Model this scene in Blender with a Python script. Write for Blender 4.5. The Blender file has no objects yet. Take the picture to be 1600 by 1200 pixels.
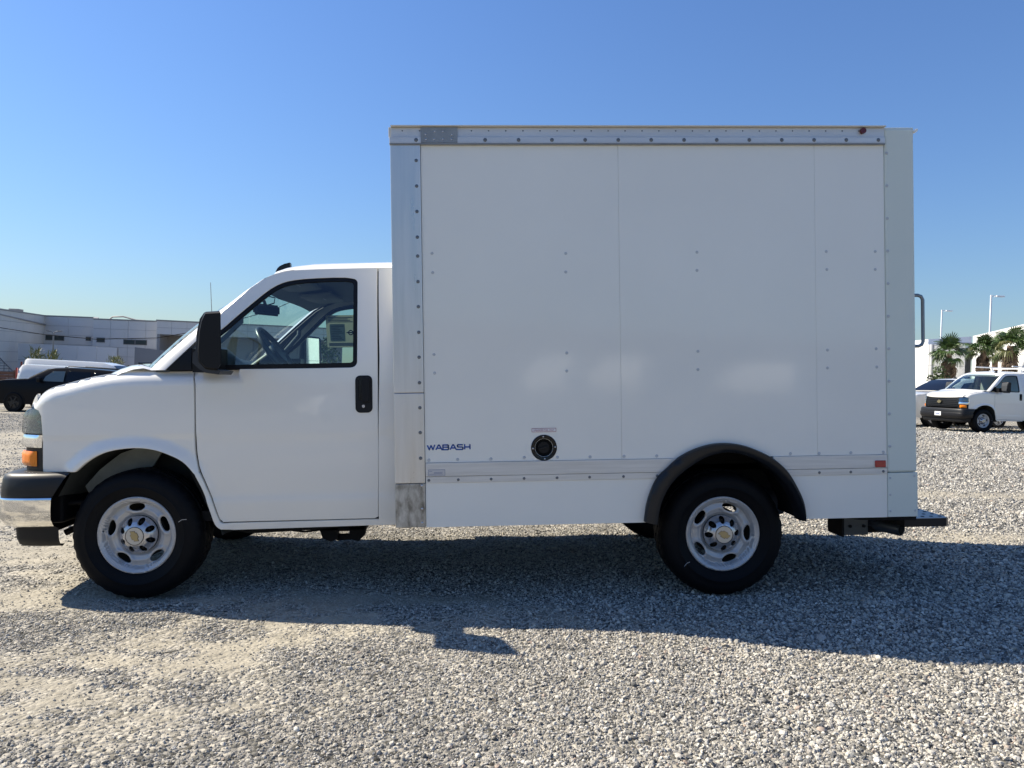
import bpy, bmesh, math, random
import numpy as np
from mathutils import Vector, Matrix
from mathutils.geometry import delaunay_2d_cdt
R_=math.radians
random.seed(7)
scene=bpy.context.scene
COL=scene.collection
# ---------------------------------------------------------------- camera
TILT=-0.0506                      # the truck stands on ground that climbs gently towards its tail
PIV=Vector((1.76,0.0,-0.036))
RT=Matrix.Rotation(TILT,3,'Y')
def t2w(p): return RT@(Vector(p)-PIV)
cam_d=bpy.data.cameras.new('camera'); cam=bpy.data.objects.new('camera',cam_d); COL.objects.link(cam)
cam_d.sensor_width=36; cam_d.lens=36*1190/1600; cam_d.clip_end=2000; cam_d.clip_start=0.05
def cam_axes(yaw,pitch,roll):
    f=Vector((math.sin(yaw)*math.cos(pitch),math.cos(yaw)*math.cos(pitch),math.sin(pitch)))
    r=Vector((math.cos(yaw),-math.sin(yaw),0)); u=r.cross(f)
    return r*math.cos(roll)-u*math.sin(roll), u*math.cos(roll)+r*math.sin(roll), f
cr,cu,cf=[RT@v for v in cam_axes(0.0447504,-0.0059660,0.0139809)]
cp=t2w((2.038694,-4.568662,1.268617))
cam.matrix_world=Matrix(((cr.x,cu.x,-cf.x,cp.x),(cr.y,cu.y,-cf.y,cp.y),(cr.z,cu.z,-cf.z,cp.z),(0,0,0,1)))
scene.camera=cam
# ---------------------------------------------------------------- light
SUN_DIR=Vector((1.03,-0.38,-1.0)).normalized()     # way the light travels
el=math.asin(-SUN_DIR.z); az=math.atan2(-SUN_DIR.x,-SUN_DIR.y)
world=bpy.data.worlds.new('World'); scene.world=world; world.use_nodes=True
nt=world.node_tree; nt.nodes.clear()
wo=nt.nodes.new('ShaderNodeOutputWorld'); wb=nt.nodes.new('ShaderNodeBackground'); sk=nt.nodes.new('ShaderNodeTexSky')
sk.sky_type='NISHITA'; sk.sun_disc=False; sk.sun_elevation=el; sk.sun_rotation=az
sk.altitude=0; sk.air_density=1.6; sk.dust_density=0.3; sk.ozone_density=1.5
wb.inputs[1].default_value=0.0557
tint=nt.nodes.new('ShaderNodeVectorMath'); tint.operation='MULTIPLY'; tint.inputs[1].default_value=(0.64,0.89,1.41)   # camera's blue rendering of the clear sky
nt.links.new(sk.outputs[0],tint.inputs[0]); nt.links.new(tint.outputs[0],wb.inputs[0]); nt.links.new(wb.outputs[0],wo.inputs[0])
sd=bpy.data.lights.new('sun','SUN'); sd.energy=5.0; sd.angle=R_(0.53); sd.color=(1,0.915,0.765)
sun=bpy.data.objects.new('sun',sd); COL.objects.link(sun)
sun.rotation_euler=SUN_DIR.to_track_quat('-Z','Y').to_euler()
scene.view_settings.view_transform='Standard'; scene.view_settings.look='None'
scene.view_settings.exposure=0.85; scene.view_settings.gamma=1
scene.render.engine='CYCLES'
# ---------------------------------------------------------------- materials
def nodes(name):
    m=bpy.data.materials.new(name); m.use_nodes=True; n=m.node_tree
    return m,n,n.nodes['Principled BSDF']
def N(n,t,**k):
    x=n.nodes.new(t)
    for a,b in k.items():
        if a in x.inputs.keys() if isinstance(a,str) else False: x.inputs[a].default_value=b
        else: setattr(x,a,b)
    return x
def mat(name,col,rough=0.5,metal=0.0,coat=0.0,var=0.0,vscale=3.0,bump=0.0,bscale=60.0,rvar=0.0,stretch=None,spec=0.5):
    m,n,b=nodes(name)
    c=(*col,1) if len(col)==3 else col
    b.inputs['Base Color'].default_value=c; b.inputs['Roughness'].default_value=rough
    b.inputs['Metallic'].default_value=metal; b.inputs['Coat Weight'].default_value=coat; b.inputs['Coat Roughness'].default_value=0.04
    b.inputs['Specular IOR Level'].default_value=spec
    if var or bump or rvar:
        tc=N(n,'ShaderNodeTexCoord'); mp=N(n,'ShaderNodeMapping')
        n.links.new(tc.outputs['Object'],mp.inputs[0])
        if stretch: mp.inputs['Scale'].default_value=stretch
    if var or rvar:
        t=N(n,'ShaderNodeTexNoise'); t.inputs['Scale'].default_value=vscale; t.inputs['Detail'].default_value=6; t.inputs['Roughness'].default_value=0.6
        n.links.new(mp.outputs[0],t.inputs['Vector'])
        if var:
            r=N(n,'ShaderNodeMapRange'); r.inputs['From Min'].default_value=0.3; r.inputs['From Max'].default_value=0.7
            r.inputs['To Min'].default_value=1-var; r.inputs['To Max'].default_value=1+var*0.6
            n.links.new(t.outputs[0],r.inputs[0])
            h=N(n,'ShaderNodeVectorMath',operation='SCALE'); h.inputs[0].default_value=c[:3]
            n.links.new(r.outputs[0],h.inputs['Scale']); n.links.new(h.outputs[0],b.inputs['Base Color'])
        if rvar:
            r=N(n,'ShaderNodeMapRange'); r.inputs['From Min'].default_value=0.3; r.inputs['From Max'].default_value=0.7
            r.inputs['To Min'].default_value=max(0,rough-rvar); r.inputs['To Max'].default_value=rough+rvar
            n.links.new(t.outputs[0],r.inputs[0]); n.links.new(r.outputs[0],b.inputs['Roughness'])
    if bump:
        t=N(n,'ShaderNodeTexNoise'); t.inputs['Scale'].default_value=bscale; t.inputs['Detail'].default_value=4
        n.links.new(mp.outputs[0],t.inputs['Vector'])
        bp=N(n,'ShaderNodeBump'); bp.inputs['Strength'].default_value=1.0; bp.inputs['Distance'].default_value=bump
        n.links.new(t.outputs[0],bp.inputs['Height']); n.links.new(bp.outputs[0],b.inputs['Normal'])
    return m
def glass_mat(name,tint,refl=1.0,rough=0.0,dark=0.0,ior=1.5):
    m,n,b=nodes(name); n.nodes.remove(b); out=n.nodes['Material Output']
    tr=N(n,'ShaderNodeBsdfTransparent'); tr.inputs[0].default_value=(*tint,1)
    gl=N(n,'ShaderNodeBsdfGlossy'); gl.inputs['Roughness'].default_value=rough; gl.inputs[0].default_value=(refl,refl,refl,1)
    lw=N(n,'ShaderNodeLayerWeight'); lw.inputs[0].default_value=.5
    pw=N(n,'ShaderNodeMath',operation='POWER'); pw.inputs[1].default_value=5; n.links.new(lw.outputs['Facing'],pw.inputs[0])
    fr=N(n,'ShaderNodeMath',operation='MULTIPLY_ADD'); fr.inputs[1].default_value=.9; fr.inputs[2].default_value=.075; n.links.new(pw.outputs[0],fr.inputs[0])
    mx=N(n,'ShaderNodeMixShader')
    n.links.new(fr.outputs[0],mx.inputs[0]); n.links.new(tr.outputs[0],mx.inputs[1]); n.links.new(gl.outputs[0],mx.inputs[2])
    n.links.new(mx.outputs[0],out.inputs[0])
    return m
M={}
M['paint']=mat('white_paint',(0.79,0.77,0.71),0.30,coat=1.0,spec=0.5)
M['frp']=mat('white_panel_gloss',(0.79,0.78,0.72),0.07,spec=0.45,bump=0.0016,bscale=1.1,var=0.03,vscale=0.9)
M['postpaint']=mat('white_post_paint',(0.63,0.67,0.61),0.4)
M['alu']=mat('brushed_aluminium',(0.66,0.65,0.63),0.34,metal=0.75,var=0.10,vscale=3.0,rvar=0.08,stretch=(9,1,0.5))
M['alu_long']=mat('belt_rail_aluminium',(0.66,0.64,0.60),0.5,metal=0.3,var=0.14,vscale=4.0,rvar=0.1,stretch=(0.7,1,14))
M['alu_dull']=mat('dull_galvanised_plate',(0.30,0.31,0.31),0.55,metal=0.6,var=0.12,vscale=9)
M['alu_dirty']=mat('stained_aluminium',(0.42,0.41,0.38),0.42,metal=0.6,var=0.8,vscale=9,rvar=0.15,stretch=(2.0,1,1.0))
M['railtop']=mat('top_rail_aluminium',(0.62,0.62,0.62),0.45,metal=0.5,var=0.08,vscale=2,stretch=(1,1,9))
M['soffit']=mat('top_cap_metal',(0.66,0.62,0.54),0.5,metal=0.1)
M['rivet']=mat('steel_rivet',(0.16,0.17,0.18),0.4,metal=0.6)
M['rivetw']=mat('painted_rivet',(0.46,0.48,0.50),0.35)
M['flare']=mat('satin_black_flare',(0.007,0.009,0.013),0.36,spec=0.35)
M['black']=mat('black_plastic',(0.007,0.0075,0.009),0.42,spec=0.22)
M['blackgloss']=mat('black_gloss_plastic',(0.005,0.005,0.006),0.15,spec=0.35)
M['blacktex']=mat('textured_black_plastic',(0.009,0.0095,0.011),0.5,spec=0.25)
M['bumpstep']=mat('bumper_step_plastic',(0.013,0.0135,0.015),0.42,spec=0.3)
M['covergrey']=mat('dark_grey_mirror_cover',(0.035,0.038,0.042),0.5,spec=0.3)
M['rubber']=mat('tyre_rubber',(0.004,0.0045,0.006),0.6,spec=0.14,var=0.2,vscale=8,bump=0.0006,bscale=120)
M['rim']=mat('silver_wheel_paint',(0.46,0.46,0.46),0.38,metal=0.35,var=0.04,vscale=9)
M['handle']=mat('grey_handle_tube',(0.22,0.24,0.26),0.35,metal=0.6)
M['cap']=mat('silver_hub_cap',(0.50,0.50,0.52),0.26,metal=0.7)
M['chrome']=mat('chrome',(0.86,0.85,0.82),0.07,metal=1.0,bump=0.004,bscale=7)
M['chromeflat']=mat('chrome_trim',(0.88,0.88,0.88),0.05,metal=1.0)
M['under']=mat('underbody_black',(0.007,0.007,0.008),0.7,spec=0.2,var=0.3,vscale=12)
M['undergrey']=mat('primer_grey_steel',(0.045,0.048,0.045),0.7,spec=0.2,var=0.2,vscale=9)
M['exhaust']=mat('dark_exhaust_steel',(0.16,0.17,0.19),0.3,metal=0.8)
M['amber']=mat('amber_lens',(0.95,0.24,0.002),0.15,coat=0.3)
M['red']=mat('red_lens',(0.36,0.012,0.015),0.2,coat=0.6)
M['darkred']=mat('dark_red_lamp',(0.10,0.006,0.01),0.25)
M['lens']=glass_mat('clear_lamp_lens',(0.80,0.84,0.87),0.55,0.02)
M['reflector']=mat('lamp_reflector',(0.24,0.27,0.30),0.12,metal=1.0,bump=0.012,bscale=6)
M['glass']=glass_mat('tinted_window_glass',(0.66,0.80,0.77))
M['glassw']=glass_mat('windscreen_glass',(0.80,0.88,0.86))
M['glassdark']=glass_mat('privacy_glass',(0.10,0.12,0.12))
M['mirror']=mat('mirror_glass',(0.75,0.80,0.82),0.02,metal=1.0)
M['trim']=mat('grey_cab_trim',(0.085,0.095,0.10),0.7)
M['trimlight']=mat('light_headliner',(0.30,0.30,0.28),0.85)
M['dash']=mat('dashboard_vinyl',(0.035,0.042,0.052),0.55,bump=0.0005,bscale=200)
M['seat']=mat('grey_seat_vinyl',(0.06,0.065,0.07),0.6)
M['wheelrim']=mat('steering_wheel_leather',(0.05,0.052,0.055),0.35)
M['gold']=mat('gold_emblem',(0.34,0.29,0.17),0.3,metal=0.7)
M['emblemedge']=mat('emblem_edge',(0.12,0.11,0.10),0.4,metal=0.3)
M['capface']=mat('hub_cap_face',(0.50,0.49,0.46),0.35,metal=0.5)
M['blue']=mat('blue_decal',(0.014,0.085,0.36),0.35)
M['labelw']=mat('white_label',(0.78,0.76,0.76),0.4)
M['labelred']=mat('red_label_print',(0.32,0.06,0.07),0.4)
M['labelblue']=mat('blue_label_print',(0.10,0.14,0.30),0.4)
M['labelgrey']=mat('grey_label_film',(0.56,0.55,0.54),0.4,metal=0.2)
def paper_mat(name,c):
    m,n,b=nodes(name); tl=N(n,'ShaderNodeBsdfTranslucent'); tl.inputs[0].default_value=(*c,1); b.inputs['Base Color'].default_value=(*c,1); b.inputs['Roughness'].default_value=.8
    mx=N(n,'ShaderNodeMixShader'); mx.inputs[0].default_value=.30; n.links.new(b.outputs[0],mx.inputs[1]); n.links.new(tl.outputs[0],mx.inputs[2]); n.links.new(mx.outputs[0],n.nodes['Material Output'].inputs[0]); return m
M['paper']=paper_mat('window_sticker_paper_lit',(.46,.44,.31)); M['paperpanel']=paper_mat('window_sticker_panel_lit',(.26,.36,.36))
M['paperprint']=mat('window_sticker_print',(0.16,0.20,0.19),0.7)
M['ink']=mat('black_print',(0.012,0.012,0.012),0.9,spec=0.1)
M['bracket']=mat('grey_bracket_steel',(0.075,0.08,0.08),0.5,metal=0.3)
M['diamond']=mat('tread_plate',(0.20,0.22,0.25),0.35,metal=0.7)
M['bumperpaint']=mat('black_bumper_paint',(0.010,0.010,0.012),0.4,spec=0.3)
M['whiteplate']=mat('licence_plate_white',(0.8,0.8,0.8),0.4)
# ---------------------------------------------------------------- object helpers
def tag(o,label=None,cat=None,group=None,kind=None):
    if label: o['label']=label
    if cat: o['category']=cat
    if group: o['group']=group
    if kind: o['kind']=kind
    return o
def empty(name,loc=(0,0,0),rz=0.0):
    o=bpy.data.objects.new(name,None); COL.objects.link(o); o.location=loc; o.rotation_euler=(0,0,rz); o.empty_display_size=0.2
    return o
def link(name,me,m,parent=None):
    o=bpy.data.objects.new(name,me); COL.objects.link(o)
    if m is not None and len(me.materials)==0: me.materials.append(m)
    if parent is not None: o.parent=parent
    return o
def mesh(name,vs,fs,m,parent=None,smooth=False,normals=None):
    me=bpy.data.meshes.new(name); me.from_pydata([tuple(v) for v in vs],[],fs)
    if smooth or normals is not None: me.polygons.foreach_set('use_smooth',[True]*len(me.polygons))
    me.update()
    if normals is not None: me.normals_split_custom_set_from_vertices([tuple(n) for n in normals])
    return link(name,me,m,parent)
def frombm(name,bm,m,parent=None,smooth=False,angle=None):
    me=bpy.data.meshes.new(name); bmesh.ops.recalc_face_normals(bm,faces=bm.faces); bm.to_mesh(me); bm.free()
    if smooth: me.polygons.foreach_set('use_smooth',[True]*len(me.polygons))
    if smooth and angle is not None: me.set_sharp_from_angle(angle=R_(angle))
    me.update()
    return link(name,me,m,parent)
def bm_box(bm,x0,x1,y0,y1,z0,z1,mx=None):
    vs=[bm.verts.new((x,y,z)) for x in (x0,x1) for y in (y0,y1) for z in (z0,z1)]
    if mx is not None:
        for v in vs: v.co=mx@v.co
    fs=[bm.faces.new([vs[i] for i in q]) for q in ((0,1,3,2),(4,6,7,5),(0,4,5,1),(2,3,7,6),(0,2,6,4),(1,5,7,3))]
    return vs,fs
def box(name,x0,x1,y0,y1,z0,z1,m,parent=None,bev=0.003,seg=2):
    bm=bmesh.new(); bm_box(bm,x0,x1,y0,y1,z0,z1)
    if bev: bmesh.ops.bevel(bm,geom=bm.edges[:],offset=bev,segments=seg,affect='EDGES',profile=0.5)
    return frombm(name,bm,m,parent)
def bm_cyl(bm,p,q,r0,r1=None,n=16,caps=True):
    p=Vector(p); q=Vector(q); r1=r0 if r1 is None else r1
    d=(q-p).normalized(); a=d.orthogonal().normalized(); b=d.cross(a)
    A=[bm.verts.new(p+(a*math.cos(t)+b*math.sin(t))*r0) for t in [2*math.pi*i/n for i in range(n)]]
    B=[bm.verts.new(q+(a*math.cos(t)+b*math.sin(t))*r1) for t in [2*math.pi*i/n for i in range(n)]]
    for i in range(n): bm.faces.new((A[i],A[(i+1)%n],B[(i+1)%n],B[i]))
    if caps: bm.faces.new(A[::-1]); bm.faces.new(B)
def cyl(name,p,q,r0,m,parent=None,r1=None,n=20):
    bm=bmesh.new(); bm_cyl(bm,p,q,r0,r1,n); return frombm(name,bm,m,parent,True,40)
def bm_tube(bm,pts,r,n=10,closed=False):
    pts=[Vector(p) for p in pts]; rings=[]; N_=len(pts)
    rr=r if isinstance(r,(list,tuple)) else [r]*N_
    up=None
    for i,p in enumerate(pts):
        a=pts[(i-1)%N_] if (i>0 or closed) else p; b=pts[(i+1)%N_] if (i<N_-1 or closed) else p
        d=(b-a).normalized()
        if up is None: up=d.orthogonal().normalized()
        up=(up-d*up.dot(d)).normalized(); s=d.cross(up)
        rings.append([bm.verts.new(p+(up*math.cos(2*math.pi*k/n)+s*math.sin(2*math.pi*k/n))*rr[i]) for k in range(n)])
    for i in range(N_ if closed else N_-1):
        A=rings[i]; B=rings[(i+1)%N_]
        off=0
        if closed and i==N_-1:
            off=min(range(n),key=lambda o:(A[0].co-B[o].co).length)
        for k in range(n): bm.faces.new((A[k],A[(k+1)%n],B[(k+1+off)%n],B[(k+off)%n]))
    if not closed: bm.faces.new(rings[0][::-1]); bm.faces.new(rings[-1])
def tube(name,pts,r,m,parent=None,n=10,closed=False):
    bm=bmesh.new(); bm_tube(bm,pts,r,n,closed); return frombm(name,bm,m,parent,True,45)
def lathe(name,prof,m,parent=None,n=64,closed=False,mod=None):
    """prof: list of (radius, y) turned about the Y axis"""
    vs=[];fs=[]
    for i in range(n):
        a=2*math.pi*i/n
        for j,(r,y) in enumerate(prof):
            if mod: r,y=mod(i,j,r,y)
            vs.append((r*math.cos(a),y,r*math.sin(a)))
    P=len(prof)
    for i in range(n):
        k=(i+1)%n
        for j in range(P if closed else P-1):
            l=(j+1)%P; fs.append((i*P+j,k*P+j,k*P+l,i*P+l))
    me=bpy.data.meshes.new(name); me.from_pydata(vs,[],fs)
    bm=bmesh.new(); bm.from_mesh(me); bmesh.ops.recalc_face_normals(bm,faces=bm.faces); bm.to_mesh(me); bm.free()
    me.polygons.foreach_set('use_smooth',[True]*len(me.polygons)); me.set_sharp_from_angle(angle=R_(38)); me.update()
    return link(name,me,m,parent)
def loft(name,rows,m,parent=None,closed=False,thick=None,flip=False,sharp=None):
    """grid of points (rows of equal length) -> smooth surface"""
    n=len(rows[0]); vs=[p for r in rows for p in r]; fs=[]
    for i in range(len(rows)-1):
        for j in range(n if closed else n-1):
            k=(j+1)%n; f=(i*n+j,i*n+k,(i+1)*n+k,(i+1)*n+j); fs.append(f[::-1] if flip else f)
    me=bpy.data.meshes.new(name); me.from_pydata([tuple(v) for v in vs],[],fs)
    me.polygons.foreach_set('use_smooth',[True]*len(me.polygons))
    if sharp: me.set_sharp_from_angle(angle=R_(sharp))
    me.update()
    o=link(name,me,m,parent)
    if thick:
        s=o.modifiers.new('thickness','SOLIDIFY'); s.thickness=thick; s.offset=-1
    return o
def prism(name,pts,y0,y1,m,parent=None,bev=0.0,axis='y'):
    bm=bmesh.new()
    f=(lambda a,b,c:(a,c,b)) if axis=='y' else ((lambda a,b,c:(c,a,b)) if axis=='x' else (lambda a,b,c:(a,b,c)))
    A=[bm.verts.new(f(a,b,y0)) for a,b in pts]; B=[bm.verts.new(f(a,b,y1)) for a,b in pts]; n=len(pts)
    bm.faces.new(A); bm.faces.new(B[::-1])
    for i in range(n): bm.faces.new((A[i],B[i],B[(i+1)%n],A[(i+1)%n]))
    if bev: bmesh.ops.bevel(bm,geom=bm.edges[:],offset=bev,segments=2,affect='EDGES',profile=0.5)
    return frombm(name,bm,m,parent)
def densify(pl,step,closed=True):
    o=[]; n=len(pl)
    for i in range(n if closed else n-1):
        a=pl[i]; b=pl[(i+1)%n]; L=math.dist(a,b); k=max(1,int(math.ceil(L/step)))
        for j in range(k): o.append((a[0]+(b[0]-a[0])*j/k,a[1]+(b[1]-a[1])*j/k))
    if not closed: o.append(pl[-1])
    return o
def smoothpl(pl,keep=(),it=1,closed=True):
    """Chaikin-like corner softening that keeps listed corner indices"""
    for _ in range(it):
        o=[]; n=len(pl); kp=set(); 
        for i in range(n):
            p=pl[i]
            if i in keep: kp.add(len(o)); o.append(p); continue
            a=pl[i-1]; b=pl[(i+1)%n]
            o.append((p[0]*.75+a[0]*.25,p[1]*.75+a[1]*.25)); o.append((p[0]*.75+b[0]*.25,p[1]*.75+b[1]*.25))
        pl=o; keep=kp
    return pl
def inpoly(x,z,pl):
    c=False; j=len(pl)-1
    for i in range(len(pl)):
        xi,zi=pl[i]; xj,zj=pl[j]
        if (zi>z)!=(zj>z) and x<(xj-xi)*(z-zi)/(zj-zi)+xi: c=not c
        j=i
    return c
_tri={}
def triang(outline,holes,grid):
    loops=[outline]+list(holes); vs=[];es=[]
    for lp in loops:
        s=len(vs); vs+=[Vector(p) for p in lp]; es+=[(s+i,s+(i+1)%len(lp)) for i in range(len(lp))]
    xs=[p[0] for p in outline]; zs=[p[1] for p in outline]
    nb=len(vs)
    allb=np.array([p for lp in loops for p in lp])
    x=min(xs)+grid*.5
    while x<max(xs):
        z=min(zs)+grid*.5
        while z<max(zs):
            if inpoly(x,z,outline) and not any(inpoly(x,z,h) for h in holes):
                if ((allb[:,0]-x)**2+(allb[:,1]-z)**2).min()>(grid*.4)**2: vs.append(Vector((x,z)))
            z+=grid
        x+=grid
    V,E,F,ov,oe,of=delaunay_2d_cdt(vs,es,[],0,1e-6)
    out=[]
    for f in F:
        cx=sum(V[i][0] for i in f)/len(f); cz=sum(V[i][1] for i in f)/len(f)
        if inpoly(cx,cz,outline) and not any(inpoly(cx,cz,h) for h in holes): out.append(tuple(f))
    return [(v[0],v[1]) for v in V],out
def panel(name,outline,surf,m,parent=None,holes=(),grid=0.04,depth=0.02,step=0.02,lift=0.0,mirror=None,roll=0.0025):
    """skin panel: outline in (x,z) pressed onto the surface y=surf(x,z), with its edges turned in"""
    ol=densify(outline,step); hs=[densify(h,step) for h in holes]
    V,F=triang(ol,hs,grid); e=1e-3
    vs=[];ns=[];fs=[]
    def nrm(x,z):
        return Vector(((surf(x+e,z)-surf(x-e,z))/(2*e),-1,(surf(x,z+e)-surf(x,z-e))/(2*e))).normalized()
    for x,z in V:
        vs.append(Vector((x,surf(x,z)-lift,z))); ns.append(nrm(x,z))
    for f in F:
        a,b,c=[V[i] for i in f[:3]]
        ar=(b[0]-a[0])*(c[1]-a[1])-(b[1]-a[1])*(c[0]-a[0])
        fs.append(f if ar>0 else f[::-1])
    for li,lp in enumerate([ol]+hs):
        n=len(lp); ar=sum(lp[i][0]*lp[(i+1)%n][1]-lp[(i+1)%n][0]*lp[i][1] for i in range(n))
        sg=(1 if ar>0 else -1)*(1 if li==0 else -1)
        s=len(vs)
        for i in range(n):
            x,z=lp[i]; dx=lp[(i+1)%n][0]-lp[i-1][0]; dz=lp[(i+1)%n][1]-lp[i-1][1]; L=math.hypot(dx,dz) or 1
            ox,oz=dz/L*sg,-dx/L*sg
            nn=nrm(x,z); y=surf(x,z)-lift; o=Vector((ox,0,oz))
            vs.append(Vector((x,y,z))); ns.append(nn)
            vs.append(Vector((x+ox*roll,y+roll*1.0,z+oz*roll))); ns.append((nn*0.6+o).normalized())
            vs.append(Vector((x+ox*roll,y+depth,z+oz*roll))); ns.append(o)
        for i in range(n):
            a=s+3*i; b=s+3*((i+1)%n)
            for k in (0,1):
                q=(a+k,a+k+1,b+k+1,b+k)
                fs.append(q if sg>0 else q[::-1])
    if mirror is not None:
        vs=[Vector((v.x,2*mirror-v.y,v.z)) for v in vs]; ns=[Vector((n.x,-n.y,n.z)) for n in ns]; fs=[f[::-1] for f in fs]
    return mesh(name,vs,fs,m,parent,True,ns)
def copy_tree(o,parent=None):
    c=o.copy(); COL.objects.link(c)
    if parent is not None: c.parent=parent
    for ch in list(o.children): copy_tree(ch,c)
    return c
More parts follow.
